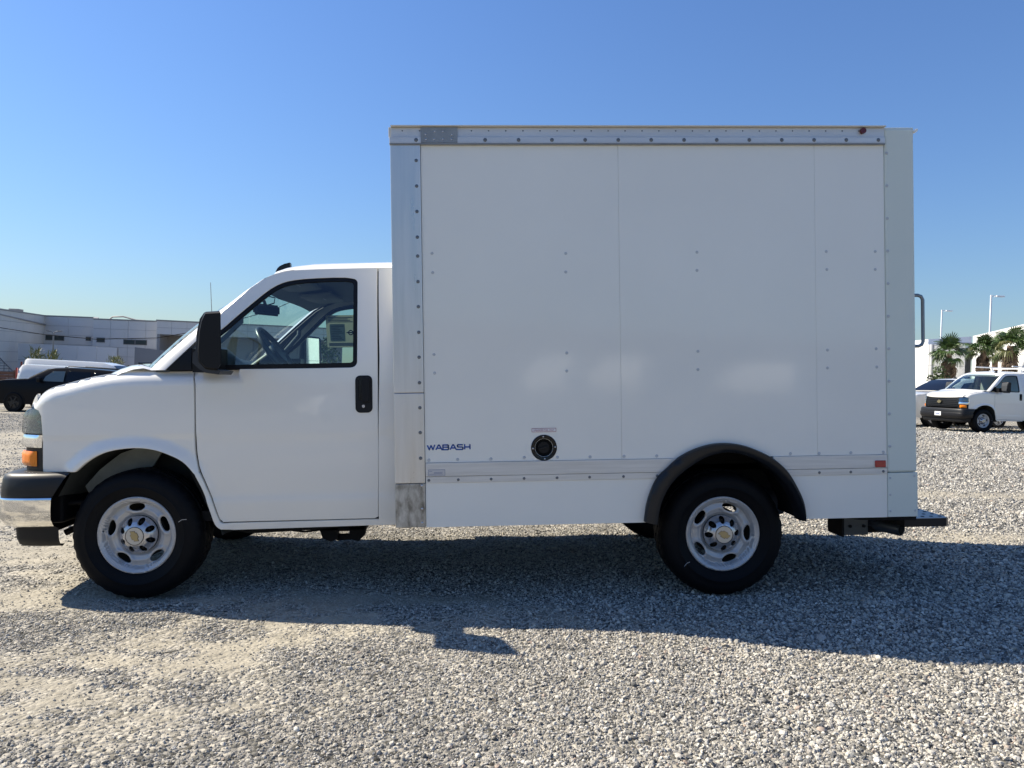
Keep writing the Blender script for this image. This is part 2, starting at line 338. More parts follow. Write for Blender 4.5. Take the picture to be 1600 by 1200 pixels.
# ---- survey of the truck: outlines in metres (x along the truck, z up)
T={
'hoodline':[(-0.6216, 1.1746), (-0.6197, 1.1767), (-0.6152, 1.1817), (-0.6082, 1.1896), (-0.5986, 1.2002), (-0.5871, 1.2113), (-0.5738, 1.2218), (-0.5587, 1.2318), (-0.5419, 1.2412), (-0.5227, 1.25), (-0.5006, 1.258), (-0.4759, 1.2652), (-0.4484, 1.2716), (-0.4187, 1.2783), (-0.3872, 1.2855), (-0.3538, 1.2932), (-0.3186, 1.3016), (-0.2836, 1.3093), (-0.2498, 1.3162), (-0.2171, 1.3221), (-0.1854, 1.327), (-0.1546, 1.3312), (-0.1247, 1.3348), (-0.0955, 1.3376), (-0.0672, 1.3397), (-0.0364, 1.3414), (-0.0019, 1.3427), (0.0363, 1.3435), (0.078, 1.344), (0.1231, 1.3442), (0.1715, 1.3443), (0.223, 1.3442), (0.2779, 1.344), (0.3231, 1.3438), (0.3543, 1.3436), (0.3717, 1.3435)],
'arch_lip':[(-0.3456, 0.7602), (-0.273, 0.8186), (-0.1908, 0.8632), (-0.0992, 0.8881), (0.0134, 0.8977), (0.1022, 0.8894), (0.1902, 0.8628), (0.2885, 0.8116), (0.3629, 0.7223), (0.4029, 0.6292), (0.4323, 0.5246), (0.4556, 0.4298), (0.4798, 0.4014)],
'fender':[(-0.6167, 1.14), (-0.568, 1.1253), (-0.5462, 1.0912), (-0.5388, 0.9776), (-0.5482, 0.7598), (-0.3306, 0.7634), (-0.3179, 0.7741), (-0.2996, 0.7896), (-0.2789, 0.8065), (-0.2585, 0.8214), (-0.239, 0.8339), (-0.2189, 0.8456), (-0.1982, 0.8563), (-0.1769, 0.8657), (-0.1553, 0.8736), (-0.1333, 0.8802), (-0.1103, 0.8857), (-0.0859, 0.8904), (-0.0589, 0.8943), (-0.0299, 0.8973), (-0.0009, 0.8992), (0.0258, 0.9), (0.0495, 0.8996), (0.0713, 0.8981), (0.0924, 0.8955), (0.1138, 0.8917), (0.1355, 0.8869), (0.1569, 0.8811), (0.1786, 0.874), (0.2012, 0.8652), (0.2256, 0.8548), (0.2513, 0.8429), (0.2764, 0.8294), (0.2989, 0.8143), (0.3194, 0.795), (0.3385, 0.7725), (0.3545, 0.7516), (0.3658, 0.7371), (0.3839, 0.7472), (0.3815, 0.7559), (0.3781, 0.7682), (0.3743, 0.783), (0.3708, 0.7995), (0.3675, 0.8163), (0.3642, 0.8343), (0.3614, 0.8557), (0.3595, 0.8825), (0.3591, 0.9154), (0.3598, 0.9531), (0.3608, 0.9954), (0.3614, 1.0417), (0.3613, 1.0989), (0.361, 1.1648), (0.3606, 1.2258), (0.3603, 1.2681), (0.3445, 1.3445), (0.3231, 1.3418), (0.2779, 1.342), (0.223, 1.3422), (0.1715, 1.3423), (0.1231, 1.3422), (0.078, 1.342), (0.0363, 1.3415), (-0.0019, 1.3407), (-0.0364, 1.3394), (-0.0672, 1.3377), (-0.0955, 1.3356), (-0.1247, 1.3328), (-0.1546, 1.3292), (-0.1854, 1.325), (-0.2171, 1.3201), (-0.2498, 1.3142), (-0.2836, 1.3073), (-0.3186, 1.2996), (-0.3538, 1.2912), (-0.3872, 1.2835), (-0.4187, 1.2763), (-0.4484, 1.2696), (-0.4759, 1.2632), (-0.5006, 1.256), (-0.5227, 1.248), (-0.5419, 1.2392), (-0.5587, 1.2298), (-0.5738, 1.2198), (-0.5871, 1.2093), (-0.5986, 1.1982), (-0.6082, 1.1876), (-0.6152, 1.1797), (-0.6197, 1.1747), (-0.6216, 1.1726), (-0.623, 1.2195), (-0.6369, 1.2074), (-0.6488, 1.1939), (-0.6584, 1.1816), (-0.6652, 1.1731)],
'rocker':[(0.3658, 0.7371), (0.3857, 0.7453), (0.3904, 0.7338), (0.3971, 0.7175), (0.4049, 0.6983), (0.4128, 0.6781), (0.421, 0.6567), (0.43, 0.6333), (0.4389, 0.6091), (0.4471, 0.5852), (0.4545, 0.5609), (0.4615, 0.5358), (0.468, 0.5121), (0.4739, 0.4918), (0.4795, 0.4751), (0.4848, 0.4611), (0.4892, 0.45), (0.4923, 0.4421), (0.5093, 0.4313), (1.433, 0.435), (1.4555, 1.4055), (1.4408, 1.9622), (1.515, 1.9658), (1.5486, 1.4043), (1.5451, 0.4044), (1.3647, 0.4026), (0.5659, 0.3934), (0.4991, 0.4019), (0.4935, 0.4063), (0.4855, 0.4123), (0.4767, 0.4212), (0.4686, 0.4345), (0.4617, 0.4536), (0.4551, 0.4773), (0.4486, 0.5033), (0.4418, 0.529), (0.4351, 0.5543), (0.4284, 0.5803), (0.4212, 0.6067), (0.4126, 0.6329), (0.401, 0.6614), (0.3874, 0.6915), (0.3746, 0.7184)],
'door':[(0.3558, 1.3444), (0.3752, 1.2679), (0.3754, 1.2256), (0.3756, 1.1646), (0.3759, 1.0986), (0.3762, 1.0414), (0.3764, 0.9951), (0.3766, 0.9528), (0.3771, 0.915), (0.3781, 0.8821), (0.3798, 0.8552), (0.382, 0.8337), (0.3846, 0.8155), (0.3876, 0.7986), (0.3909, 0.7835), (0.3947, 0.7709), (0.3988, 0.759), (0.4035, 0.7459), (0.4086, 0.732), (0.4142, 0.7179), (0.4204, 0.7025), (0.4272, 0.6844), (0.4352, 0.6626), (0.4442, 0.6379), (0.4532, 0.6123), (0.4614, 0.5875), (0.4687, 0.5625), (0.4756, 0.5368), (0.4818, 0.5132), (0.4869, 0.4943), (0.4908, 0.4813), (0.4937, 0.4725), (0.4958, 0.4667), (0.4973, 0.4624), (0.5123, 0.444), (1.4048, 0.4468), (1.4253, 0.455), (1.437, 0.8706), (1.4384, 1.4057), (1.4276, 1.9562), (1.4172, 1.9653), (1.131, 1.9605), (0.9256, 1.9539), (0.8685, 1.9462), (0.8589, 1.9437), (0.8451, 1.9401), (0.8293, 1.9356), (0.8137, 1.9303), (0.7989, 1.9246), (0.7838, 1.9183), (0.7679, 1.9105), (0.7504, 1.9003), (0.7324, 1.8885), (0.7138, 1.8754), (0.6926, 1.8587), (0.6668, 1.8365), (0.6348, 1.8075), (0.598, 1.7729), (0.559, 1.7348), (0.5207, 1.6952), (0.4797, 1.6494), (0.436, 1.5981), (0.3968, 1.5512), (0.3695, 1.5186)],
'window':[(0.3565, 1.3528), (0.5139, 1.3499), (1.2713, 1.349), (1.3016, 1.3539), (1.3187, 1.369), (1.3245, 1.3918), (1.318, 1.867), (1.3106, 1.8895), (1.2908, 1.9014), (1.2156, 1.9106), (1.0105, 1.9038), (0.9047, 1.8917), (0.8406, 1.8712), (0.7779, 1.8327), (0.6782, 1.7448), (0.5787, 1.6539), (0.5298, 1.6055), (0.3536, 1.4635)],
'glass':[(0.3782, 1.3747), (0.5251, 1.3766), (1.2715, 1.3792), (1.2923, 1.3846), (1.2981, 1.3998), (1.2918, 1.8511), (1.286, 1.8714), (1.2722, 1.8804), (1.2139, 1.8862), (1.0171, 1.8798), (0.9139, 1.8673), (0.8572, 1.8509), (0.798, 1.8173), (0.6966, 1.7288), (0.5959, 1.6358), (0.5457, 1.5898), (0.376, 1.4516)],
'sail':[(0.3475, 1.3502), (0.3438, 1.479), (0.3007, 1.4487), (0.2018, 1.3522)],
'pillar_top':[(0.3695, 1.5186), (0.5207, 1.6952), (0.6668, 1.8365), (0.7504, 1.9003), (0.8137, 1.9303)],
'wind_sil':[(-0.0383, 1.3732), (0.0505, 1.4612), (0.1615, 1.5531), (0.2727, 1.6493), (0.4061, 1.7413), (0.5399, 1.8458), (0.6516, 1.9303), (0.7185, 1.9623), (0.7953, 1.9862), (0.8641, 1.9979), (1.1069, 2.0165), (1.3201, 2.0232), (1.4933, 2.024)],
'wind_edge':[(0.0588, 1.3683), (0.1435, 1.4522), (0.2492, 1.5398), (0.3553, 1.6315), (0.4824, 1.7192), (0.61, 1.8188), (0.7165, 1.8993), (0.7802, 1.9299), (0.8535, 1.9526), (0.919, 1.9638), (1.1505, 1.9816), (1.3537, 1.9879), (1.5188, 1.9887)],
'seal_out':[(0.1797, 1.3474), (0.3379, 1.4962), (0.5079, 1.6415)],
'mirror':[(0.5347, 1.6603), (0.6245, 1.675), (0.636, 1.6714), (0.6291, 1.3545), (0.6116, 1.3299), (0.5413, 1.3379), (0.4864, 1.3883), (0.4776, 1.4238), (0.4784, 1.4769), (0.4992, 1.4922), (0.5076, 1.5597), (0.5241, 1.6498)],
'handle':[(1.314, 1.3022), (1.4085, 1.3009), (1.4053, 1.0855), (1.3107, 1.087)],
'handle_in':[(1.3288, 1.2848), (1.3704, 1.2842), (1.3684, 1.1509), (1.3268, 1.1515), (1.3568, 1.132)],
'headlight':[(-0.6556, 1.1324), (-0.6183, 1.1329), (-0.5886, 1.1198), (-0.5814, 1.1043), (-0.5779, 0.9814), (-0.6881, 0.9806), (-0.6914, 1.0063), (-0.6754, 1.0675)],
'chrome_hl':[(-0.7049, 0.9797), (-0.5836, 0.9776), (-0.5849, 0.9008), (-0.708, 0.9107)],
'amber':[(-0.7026, 0.8799), (-0.6152, 0.8783), (-0.6168, 0.7877), (-0.6989, 0.7893)],
'hl_back':[(-0.5762, 0.7546), (-0.6919, 0.7646)],
'bump_top':[(-0.7777, 0.7179), (-0.7655, 0.7403), (-0.644, 0.7568), (-0.3612, 0.7532), (-0.4549, 0.611), (-0.7655, 0.6175)],
'bump_chrome':[(-0.7655, 0.6156), (-0.7796, 0.6046), (-0.7712, 0.5213), (-0.7391, 0.4676), (-0.6866, 0.4248), (-0.4619, 0.4197), (-0.4476, 0.6063)],
'valance':[(-0.7043, 0.4193), (-0.6967, 0.3411), (-0.6431, 0.3189), (-0.4663, 0.3013), (-0.4707, 0.4117)],
'fin':[(0.735, 1.9927), (0.7664, 2.0274), (0.8342, 2.0502), (0.8361, 2.0169)],
'antenna':[(-0.1442, 2.1022), (-0.139, 1.876)],
'post':[(1.5435, 2.6461), (1.5475, 0.674), (1.5511, 0.6665), (1.5492, 0.4127), (1.7248, 2.6423), (1.7237, 0.7882), (1.7201, 0.6705), (1.7182, 0.4145), (1.5405, 1.1979)],
'railtop':[(1.5572, 2.7467), (1.5569, 2.7244), (1.5563, 2.6874), (1.5452, 2.6874), (1.5446, 2.643), (1.7254, 2.6355), (4.4879, 2.7341), (4.4878, 2.7265), (4.4873, 2.6845), (4.4869, 2.6426), (1.727, 2.7431), (1.942, 2.7396)],
'rearpost':[(4.4934, 2.7374), (4.6661, 2.7375), (4.6738, 0.4187), (4.4947, 0.4227), (4.4858, 0.6803), (4.6707, 0.6729)],
'belt':[(1.7237, 0.7882), (4.4909, 0.7839), (4.4896, 0.6668), (1.722, 0.6724), (1.7226, 0.7135)],
'skirt':[(1.7175, 0.4126), (3.0169, 0.4116), (3.9826, 0.4091), (4.6777, 0.4111)],
'flare_o':[(3.0081, 0.4193), (3.0104, 0.4365), (3.0136, 0.4613), (3.0177, 0.4887), (3.0226, 0.5141), (3.0283, 0.5366), (3.0348, 0.5587), (3.0421, 0.5802), (3.0503, 0.6012), (3.0591, 0.6218), (3.0685, 0.642), (3.0791, 0.6613), (3.0912, 0.6794), (3.1054, 0.6959), (3.1214, 0.7112), (3.138, 0.7257), (3.1543, 0.7399), (3.1694, 0.7539), (3.184, 0.7674), (3.1995, 0.7804), (3.217, 0.793), (3.2372, 0.8054), (3.2594, 0.8174), (3.2827, 0.8287), (3.3063, 0.8388), (3.3303, 0.8476), (3.3549, 0.8554), (3.3799, 0.862), (3.4047, 0.8672), (3.4293, 0.871), (3.4539, 0.8734), (3.4785, 0.8744), (3.5031, 0.8742), (3.5278, 0.8726), (3.5526, 0.8696), (3.5771, 0.8654), (3.601, 0.86), (3.6242, 0.8532), (3.6468, 0.845), (3.6689, 0.8359), (3.6904, 0.8266), (3.7115, 0.817), (3.7322, 0.807), (3.7521, 0.7965), (3.7707, 0.7854), (3.788, 0.7736), (3.8042, 0.7611), (3.8193, 0.7483), (3.8332, 0.7357), (3.8455, 0.724), (3.8564, 0.7127), (3.8667, 0.7005), (3.8773, 0.6863), (3.8885, 0.6692), (3.8998, 0.65), (3.9108, 0.6299), (3.9212, 0.6099), (3.9311, 0.5899), (3.9408, 0.5694), (3.9494, 0.549), (3.9565, 0.5295), (3.9616, 0.5106), (3.9652, 0.4921), (3.9676, 0.4745), (3.9696, 0.4585), (3.9709, 0.4435), (3.9713, 0.4294), (3.9713, 0.4175), (3.9713, 0.4091)],
'flare_i':[(3.0837, 0.3998), (3.0865, 0.4191), (3.0904, 0.4468), (3.0956, 0.4775), (3.1024, 0.5058), (3.1108, 0.5311), (3.1207, 0.5559), (3.132, 0.5799), (3.1446, 0.6026), (3.1581, 0.6236), (3.1728, 0.6433), (3.1893, 0.6622), (3.2082, 0.6811), (3.2308, 0.7006), (3.2564, 0.7203), (3.2828, 0.7389), (3.3079, 0.7553), (3.3307, 0.7691), (3.3525, 0.781), (3.3746, 0.7912), (3.3982, 0.8), (3.424, 0.8076), (3.4512, 0.8139), (3.4789, 0.8183), (3.5064, 0.8201), (3.5334, 0.8191), (3.5605, 0.8157), (3.5875, 0.8102), (3.6145, 0.8029), (3.6419, 0.7935), (3.6696, 0.782), (3.6967, 0.7691), (3.7224, 0.7554), (3.7466, 0.7411), (3.7697, 0.7259), (3.7916, 0.7097), (3.8124, 0.6922), (3.8322, 0.673), (3.8509, 0.6522), (3.8682, 0.631), (3.8838, 0.6104), (3.8972, 0.5908), (3.9088, 0.5716), (3.9192, 0.5524), (3.9288, 0.5329), (3.9381, 0.5121), (3.9466, 0.4906), (3.954, 0.47), (3.9598, 0.4518), (3.9637, 0.4359), (3.9659, 0.4217), (3.9671, 0.4101), (3.9681, 0.4018)],
'fuel':[(2.4221, 0.8644), (2.4977, 0.863), (2.352, 0.9805), (2.4934, 0.9574)],
'wabash':[(1.7357, 0.8936), (1.9949, 0.8563)],
'seams':[(2.8852, 2.6414), (2.8832, 0.7936), (4.0626, 2.645), (4.0636, 0.785)],
'reflector':[(4.4081, 0.7528), (4.4744, 0.7113)],
'sticker':[(1.7417, 0.7486), (1.8399, 0.713)],
'topline_rivets':[(1.7, 2.6689), (2.101, 2.6634), (2.2937, 2.6615), (4.448, 2.6617), (4.355, 2.7226)],
'postrivets':[(1.6975, 2.5505), (1.702, 1.995), (1.7055, 0.8165)],
'prA':[(1.7818, 2.0111), (1.7839, 1.899), (2.5663, 2.0059), (2.5648, 1.8968), (3.348, 2.0084), (3.3467, 1.9003), (4.1303, 2.0071), (4.1329, 1.9001), (4.4297, 2.0052), (4.4285, 1.8978)],
'prB':[(1.7844, 1.4205), (1.7865, 1.312), (2.564, 1.4198), (2.5626, 1.3135), (3.3463, 1.42), (3.345, 1.3117), (4.1312, 1.418), (4.1299, 1.3108), (4.4289, 1.422), (4.4316, 1.3125)],
'prC':[(1.7456, 0.8035), (1.9137, 0.8041), (2.1086, 0.8042), (2.3043, 0.8081), (2.5007, 0.8064), (2.6941, 0.8047), (2.8959, 0.8047), (3.0909, 0.803), (3.8977, 0.8015), (4.0731, 0.8002), (4.2668, 0.8005), (4.4651, 0.8007)],
'prD':[(1.7445, 0.685), (1.916, 0.6853), (2.1086, 0.6871), (2.3021, 0.6889), (2.4962, 0.6888), (2.6892, 0.6869), (2.8906, 0.6867), (3.0908, 0.6866), (4.0711, 0.6845), (4.2624, 0.6827), (4.4623, 0.6827)],
'prE':[(4.5035, 2.5922), (4.5005, 1.8085), (4.4994, 0.8352)],
'pipe':[(4.7643, 0.2697), (4.8026, 0.2688), (4.4384, 0.331), (4.392, 0.3403), (4.3908, 0.2326), (4.5558, 0.2287)],
'step':[(4.6957, 0.3754), (4.9477, 0.3698), (4.9472, 0.3221), (4.6952, 0.3278), (4.9192, 0.3704)],
'steptop':[(5.0962, 0.328), (5.2926, 0.2746)],
'grab':[(4.7316, 1.7489), (4.7716, 1.7171), (4.7688, 1.4613), (4.7282, 1.4382)],
'hook':[(4.672, 2.7408), (4.6993, 2.7178)],
'under':[(0.9015, 0.2961), (1.1095, 0.2322), (1.3194, 0.2442)],
}
ARCH=[]  # filled: lip polyline in (x,z)
HOODZ=[] # filled: shoulder line (x,z)
def _interp(tab,x):
    if x<=tab[0][0]: return tab[0][1]
    for (a,b),(c,d) in zip(tab,tab[1:]):
        if x<=c: return b+(d-b)*(x-a)/(c-a)
    return tab[-1][1]
def _smooth(t):
    t=max(0.,min(1.,t)); return t*t*(3-2*t)
def _dseg(x,z,pl):
    best=9
    for (a,b),(c,d) in zip(pl,pl[1:]):
        vx,vz=c-a,d-b; t=((x-a)*vx+(z-b)*vz)/(vx*vx+vz*vz+1e-12); t=max(0,min(1,t))
        dd=math.hypot(x-a-t*vx,z-b-t*vz)
        if dd<best: best=dd
    return best
def yb(x,z,flare=True,shoulder=True):
    d=z-0.98
    y=(0.16 if d<0 else 0.08)*d*d
    if z>1.40: y+=0.08*(z-1.40)+0.09*(z-1.40)**2
    y+=0.006*_smooth((0.985-z)/0.05)*(1-_smooth((0.60-z)/0.04))
    if x<0.1: y+=0.115*(0.1-x)**2
    if x<-0.46: y+=1.6*(-0.46-x)**2
    if flare and ARCH and x<0.75 and z<1.1:
        q=_dseg(x,z,ARCH)
        y-=0.028*_smooth(1-q/0.085)
    if shoulder and HOODZ and x<0.62 and z<1.5:
        r=0.085; zt=_interp(HOODZ,x); k=z-(zt-r)
        if k>0:
            k=min(k,r*0.93); y+=r-math.sqrt(r*r-k*k)
    return y
# ================================================================ the truck
ARCH.extend(T['arch_lip']); HOODZ.extend(T['hoodline'])
CY=1.0                                  # centre line of the cab
def side(x,z): return yb(x,z)
def sideplain(x,z): return yb(x,z,shoulder=False)
def both(fn):
    for mir in (None,CY): fn(mir)
def mir(p,m): return p if m is None else (p[0],2*m-p[1],p[2])
PLAN=[(-0.545,0.062),(-0.575,0.078),(-0.61,0.098),(-0.65,0.125),(-0.690,0.155),(-0.725,0.19),(-0.762,0.26),(-0.795,0.39),(-0.822,0.58),(-0.838,0.80),(-0.845,1.0)]
def plan_at(t):
    n=len(PLAN)-1; i=min(n-1,int(t*n)); f=t*n-i
    return (PLAN[i][0]+(PLAN[i+1][0]-PLAN[i][0])*f, PLAN[i][1]+(PLAN[i+1][1]-PLAN[i][1])*f)
def rake(z):                            # the nose leans back as it climbs
    return 0.10*max(0,z-0.90)+0.45*max(0,z-1.0)**2
def band(name,t0,t1,zlo,zhi,m,parent,off=0.0,thick=0.02,n=18,nz=6,mirror=None,round_=0.0):
    rows=[]
    for k in range(nz+1):
        row=[]
        for i in range(n+1):
            t=t0+(t1-t0)*i/n; x,y=plan_at(t)
            x2,y2=plan_at(min(1,t+.01)); x1,y1=plan_at(max(0,t-.01)); dx,dy=x2-x1,y2-y1; L=math.hypot(dx,dy)
            zl=zlo(t) if callable(zlo) else zlo; zh=zhi(t) if callable(zhi) else zhi
            z=zl+(zh-zl)*k/nz
            ed=min(k/nz,1-k/nz,i/n,1-i/n)*2
            o=off-(round_*(1-min(1,ed*2.2))**2)
            nx,ny=-abs(dy)/L,-abs(dx)/L
            row.append(mir((x+nx*o+rake(z),y+ny*o,z),mirror))
        rows.append(row)
    bm=bmesh.new(); V=[[bm.verts.new(p) for p in r] for r in rows]; fs=[]
    for i in range(nz):
        for j in range(n): bm.faces.new((V[i][j],V[i][j+1],V[i+1][j+1],V[i+1][j]))
    back=[]
    loop=[V[0][j] for j in range(n+1)]+[V[i][n] for i in range(1,nz+1)]+[V[nz][j] for j in range(n-1,-1,-1)]+[V[i][0] for i in range(nz-1,0,-1)]
    B=[bm.verts.new((v.co.x+thick,v.co.y,v.co.z)) for v in loop]
    for i in range(len(loop)):
        j=(i+1)%len(loop); bm.faces.new((loop[i],B[i],B[j],loop[j]))
    return frombm(name,bm,m,parent,True,40)
# ---------------------------------------------------------------- wheels
def rim_y(x,z):
    r=math.hypot(x,z)
    P=[(0,0.052),(0.085,0.052),(0.112,0.050),(0.135,0.036),(0.155,0.030),(0.172,0.036),(0.187,0.040),(0.194,0.022),(0.202,0.006),(0.212,0.000),(0.222,-0.006),(0.228,0.0)]
    y=P[-1][1]
    for (a,b),(c,d) in zip(P,P[1:]):
        if r<=c: t=(r-a)/(c-a) if c>a else 0; t=t*t*(3-2*t); y=b+(d-b)*t; break
    q=9
    for cx,cz in SLOTC:
        ang=math.atan2(cz,cx); u=x*math.cos(ang)+z*math.sin(ang)-0.163; w=-x*math.sin(ang)+z*math.cos(ang)
        dd=math.sqrt((u/0.029)**2+(w/0.053)**2); q=min(q,dd)
    if q<1.7: y-=0.0055*math.exp(-((q-1.12)/0.28)**2)
    return y
SLOTC=[(0.163*math.cos(R_(90+72*k)),0.163*math.sin(R_(90+72*k))) for k in range(5)]
def slot_shape(k):
    a=R_(90+72*k); o=[]
    for i in range(28):
        t=2*math.pi*i/28; c,s=math.cos(t),math.sin(t)
        u=0.024*(abs(c)**0.75)*(1 if c>0 else -1); w=0.049*(abs(s)**0.85)*(1 if s>0 else -1)
        if c<0: w*=1-0.25*abs(c); 
        u+=0.163; o.append((u*math.cos(a)-w*math.sin(a),u*math.sin(a)+w*math.cos(a)))
    return o
def cap_y(x,z):
    r=math.hypot(x,z)
    P=[(0,-0.024),(0.054,-0.024),(0.062,-0.021),(0.076,-0.015),(0.094,0.004),(0.108,0.022),(0.116,0.040)]
    for (a,b),(c,d) in zip(P,P[1:]):
        if r<=c: t=(r-a)/(c-a); return b+(d-b)*(t*t*(3-2*t)*.5+t*.5)
    return P[-1][1]
def lug_shape(k):
    a=R_(22+45*k); o=[]
    for i in range(16):
        t=2*math.pi*i/16; u=0.086+0.0225*math.cos(t); w=0.0185*math.sin(t)*(1+.12*math.cos(t))
        o.append((u*math.cos(a)-w*math.sin(a),u*math.sin(a)+w*math.cos(a)))
    return o
BOW=[(-1,-.12),(-.80,.36),(-.36,.36),(-.36,.62),(.42,.62),(.42,.36),(.98,.36),(.80,-.12),(1.0,-.36),(.36,-.36),(.36,-.62),(-.42,-.62),(-.42,-.36),(-1.16,-.36)]
BOW=[(-1.02,-.33),(-.74,.33),(-.40,.33),(-.40,.56),(.42,.56),(.42,.33),(1.02,.33),(.74,-.33),(.40,-.33),(.40,-.56),(-.42,-.56),(-.42,-.33)]
def bow(name,s,y,ang,m,parent,th=0.002,grow=0.0,frame=None):
    c,sn=math.cos(ang),math.sin(ang)
    pts=[((x*s+(grow if x>0 else -grow)),(z*s+(grow if z>0 else -grow))) for x,z in BOW]
    pts=[(x*c-z*sn,x*sn+z*c) for x,z in pts]
    return prism(name,pts,y,y+th,m,parent)
TREADN=216
TY=[(0.228,0.010),(0.232,0.002),(0.242,-0.006),(0.262,-0.016),(0.285,-0.024),(0.288,-0.0275),(0.291,-0.0275),(0.294,-0.0255),(0.318,-0.026),(0.338,-0.022),(0.352,-0.014),(0.364,-0.004),(0.374,0.008),(0.380,0.022),(0.3845,0.036),(0.3855,0.048),(0.377,0.050),(0.377,0.056),(0.3870,0.058),(0.3875,0.092),(0.378,0.094),(0.378,0.102),(0.388,0.104),(0.388,0.134),(0.378,0.136),(0.378,0.144),(0.3875,0.146),(0.387,0.180),(0.377,0.182),(0.377,0.188),(0.3855,0.190),(0.3845,0.202),(0.380,0.216),(0.364,0.242),(0.338,0.260),(0.291,0.262),(0.242,0.244),(0.228,0.228)]
def tmod(i,j,r,y):
    if 10<=j<=15 or 30<=j<=33:
        if (i//3)%2==0 and j in (12,13,14,15,30,31,32): r-=0.004
        if (i//3)%2==0 and j in (11,): r-=0.001
    if 18<=j<=27 and (i+j)%9==0: r-=0.006
    return r,y
def make_wheel(name='wheel'):
    """a wheel whose outer face looks towards -Y, hub on the origin, outer rim lip on y=0"""
    root=lathe(name,TY,M['rubber'],None,TREADN,mod=tmod)
    circ=[(0.228*math.cos(2*math.pi*i/96),0.228*math.sin(2*math.pi*i/96)) for i in range(96)]
    valve=[(-0.196+0.005*math.cos(t),0.036+0.007*math.sin(t)) for t in [2*math.pi*i/8 for i in range(8)]]
    rim=panel('rim',circ,rim_y,M['rim'],root,holes=[slot_shape(k) for k in range(5)]+[valve,[(0.113*math.cos(2*math.pi*i/48),0.113*math.sin(2*math.pi*i/48)) for i in range(48)]],grid=0.0065,depth=0.012,step=0.02,roll=0.0012)
    rim.name='rim'
    capc=[(0.110*math.cos(2*math.pi*i/48),0.110*math.sin(2*math.pi*i/48)) for i in range(48)]
    cap=panel('hub_cap',capc,cap_y,M['cap'],root,holes=[lug_shape(k) for k in range(8)],grid=0.007,depth=0.014,step=0.01,roll=0.001)
    bm=bmesh.new()
    for k in range(8):
        a=R_(22+45*k); x,z=0.082*math.cos(a),0.082*math.sin(a); bm_cyl(bm,(x,0.002,z),(x,0.05,z),0.0085,n=6)
    frombm('lug_nut',bm,M['under'],root)['kind']='stuff'
    cyl('brake_drum',(0,0.055,0),(0,0.16,0),0.150,M['under'],root,n=40)
    lathe('rim_barrel',[(0.226,0.0),(0.215,0.02),(0.196,0.045),(0.190,0.10),(0.200,0.2),(0.226,0.225)],M['undergrey'],root,48)
    face=cyl('cap_face',(0,-0.0262,0),(0,-0.0235,0),0.051,M['capface'],root,n=40)
    lathe('cap_ring',[(0.0505,-0.0235),(0.0510,-0.0275),(0.0535,-0.0275),(0.0540,-0.0235)],M['ink'],root,40)
    return root
def emblem(wheel,ang,s=0.035):
    bow('emblem_edge',s,-0.0272,ang,M['emblemedge'],wheel,0.001,grow=0.0022)
    bow('emblem',s,-0.0290,ang,M['gold'],wheel,0.0022)
WH=make_wheel('wheel')
def put_wheel(src,parent,loc,spin,far=False,first=False,em=None):
    w=src if first else copy_tree(src)
    w.name='wheel'
    w.parent=parent; w.location=loc
    w.rotation_euler=(0,-spin,math.pi if far else 0)
    return w
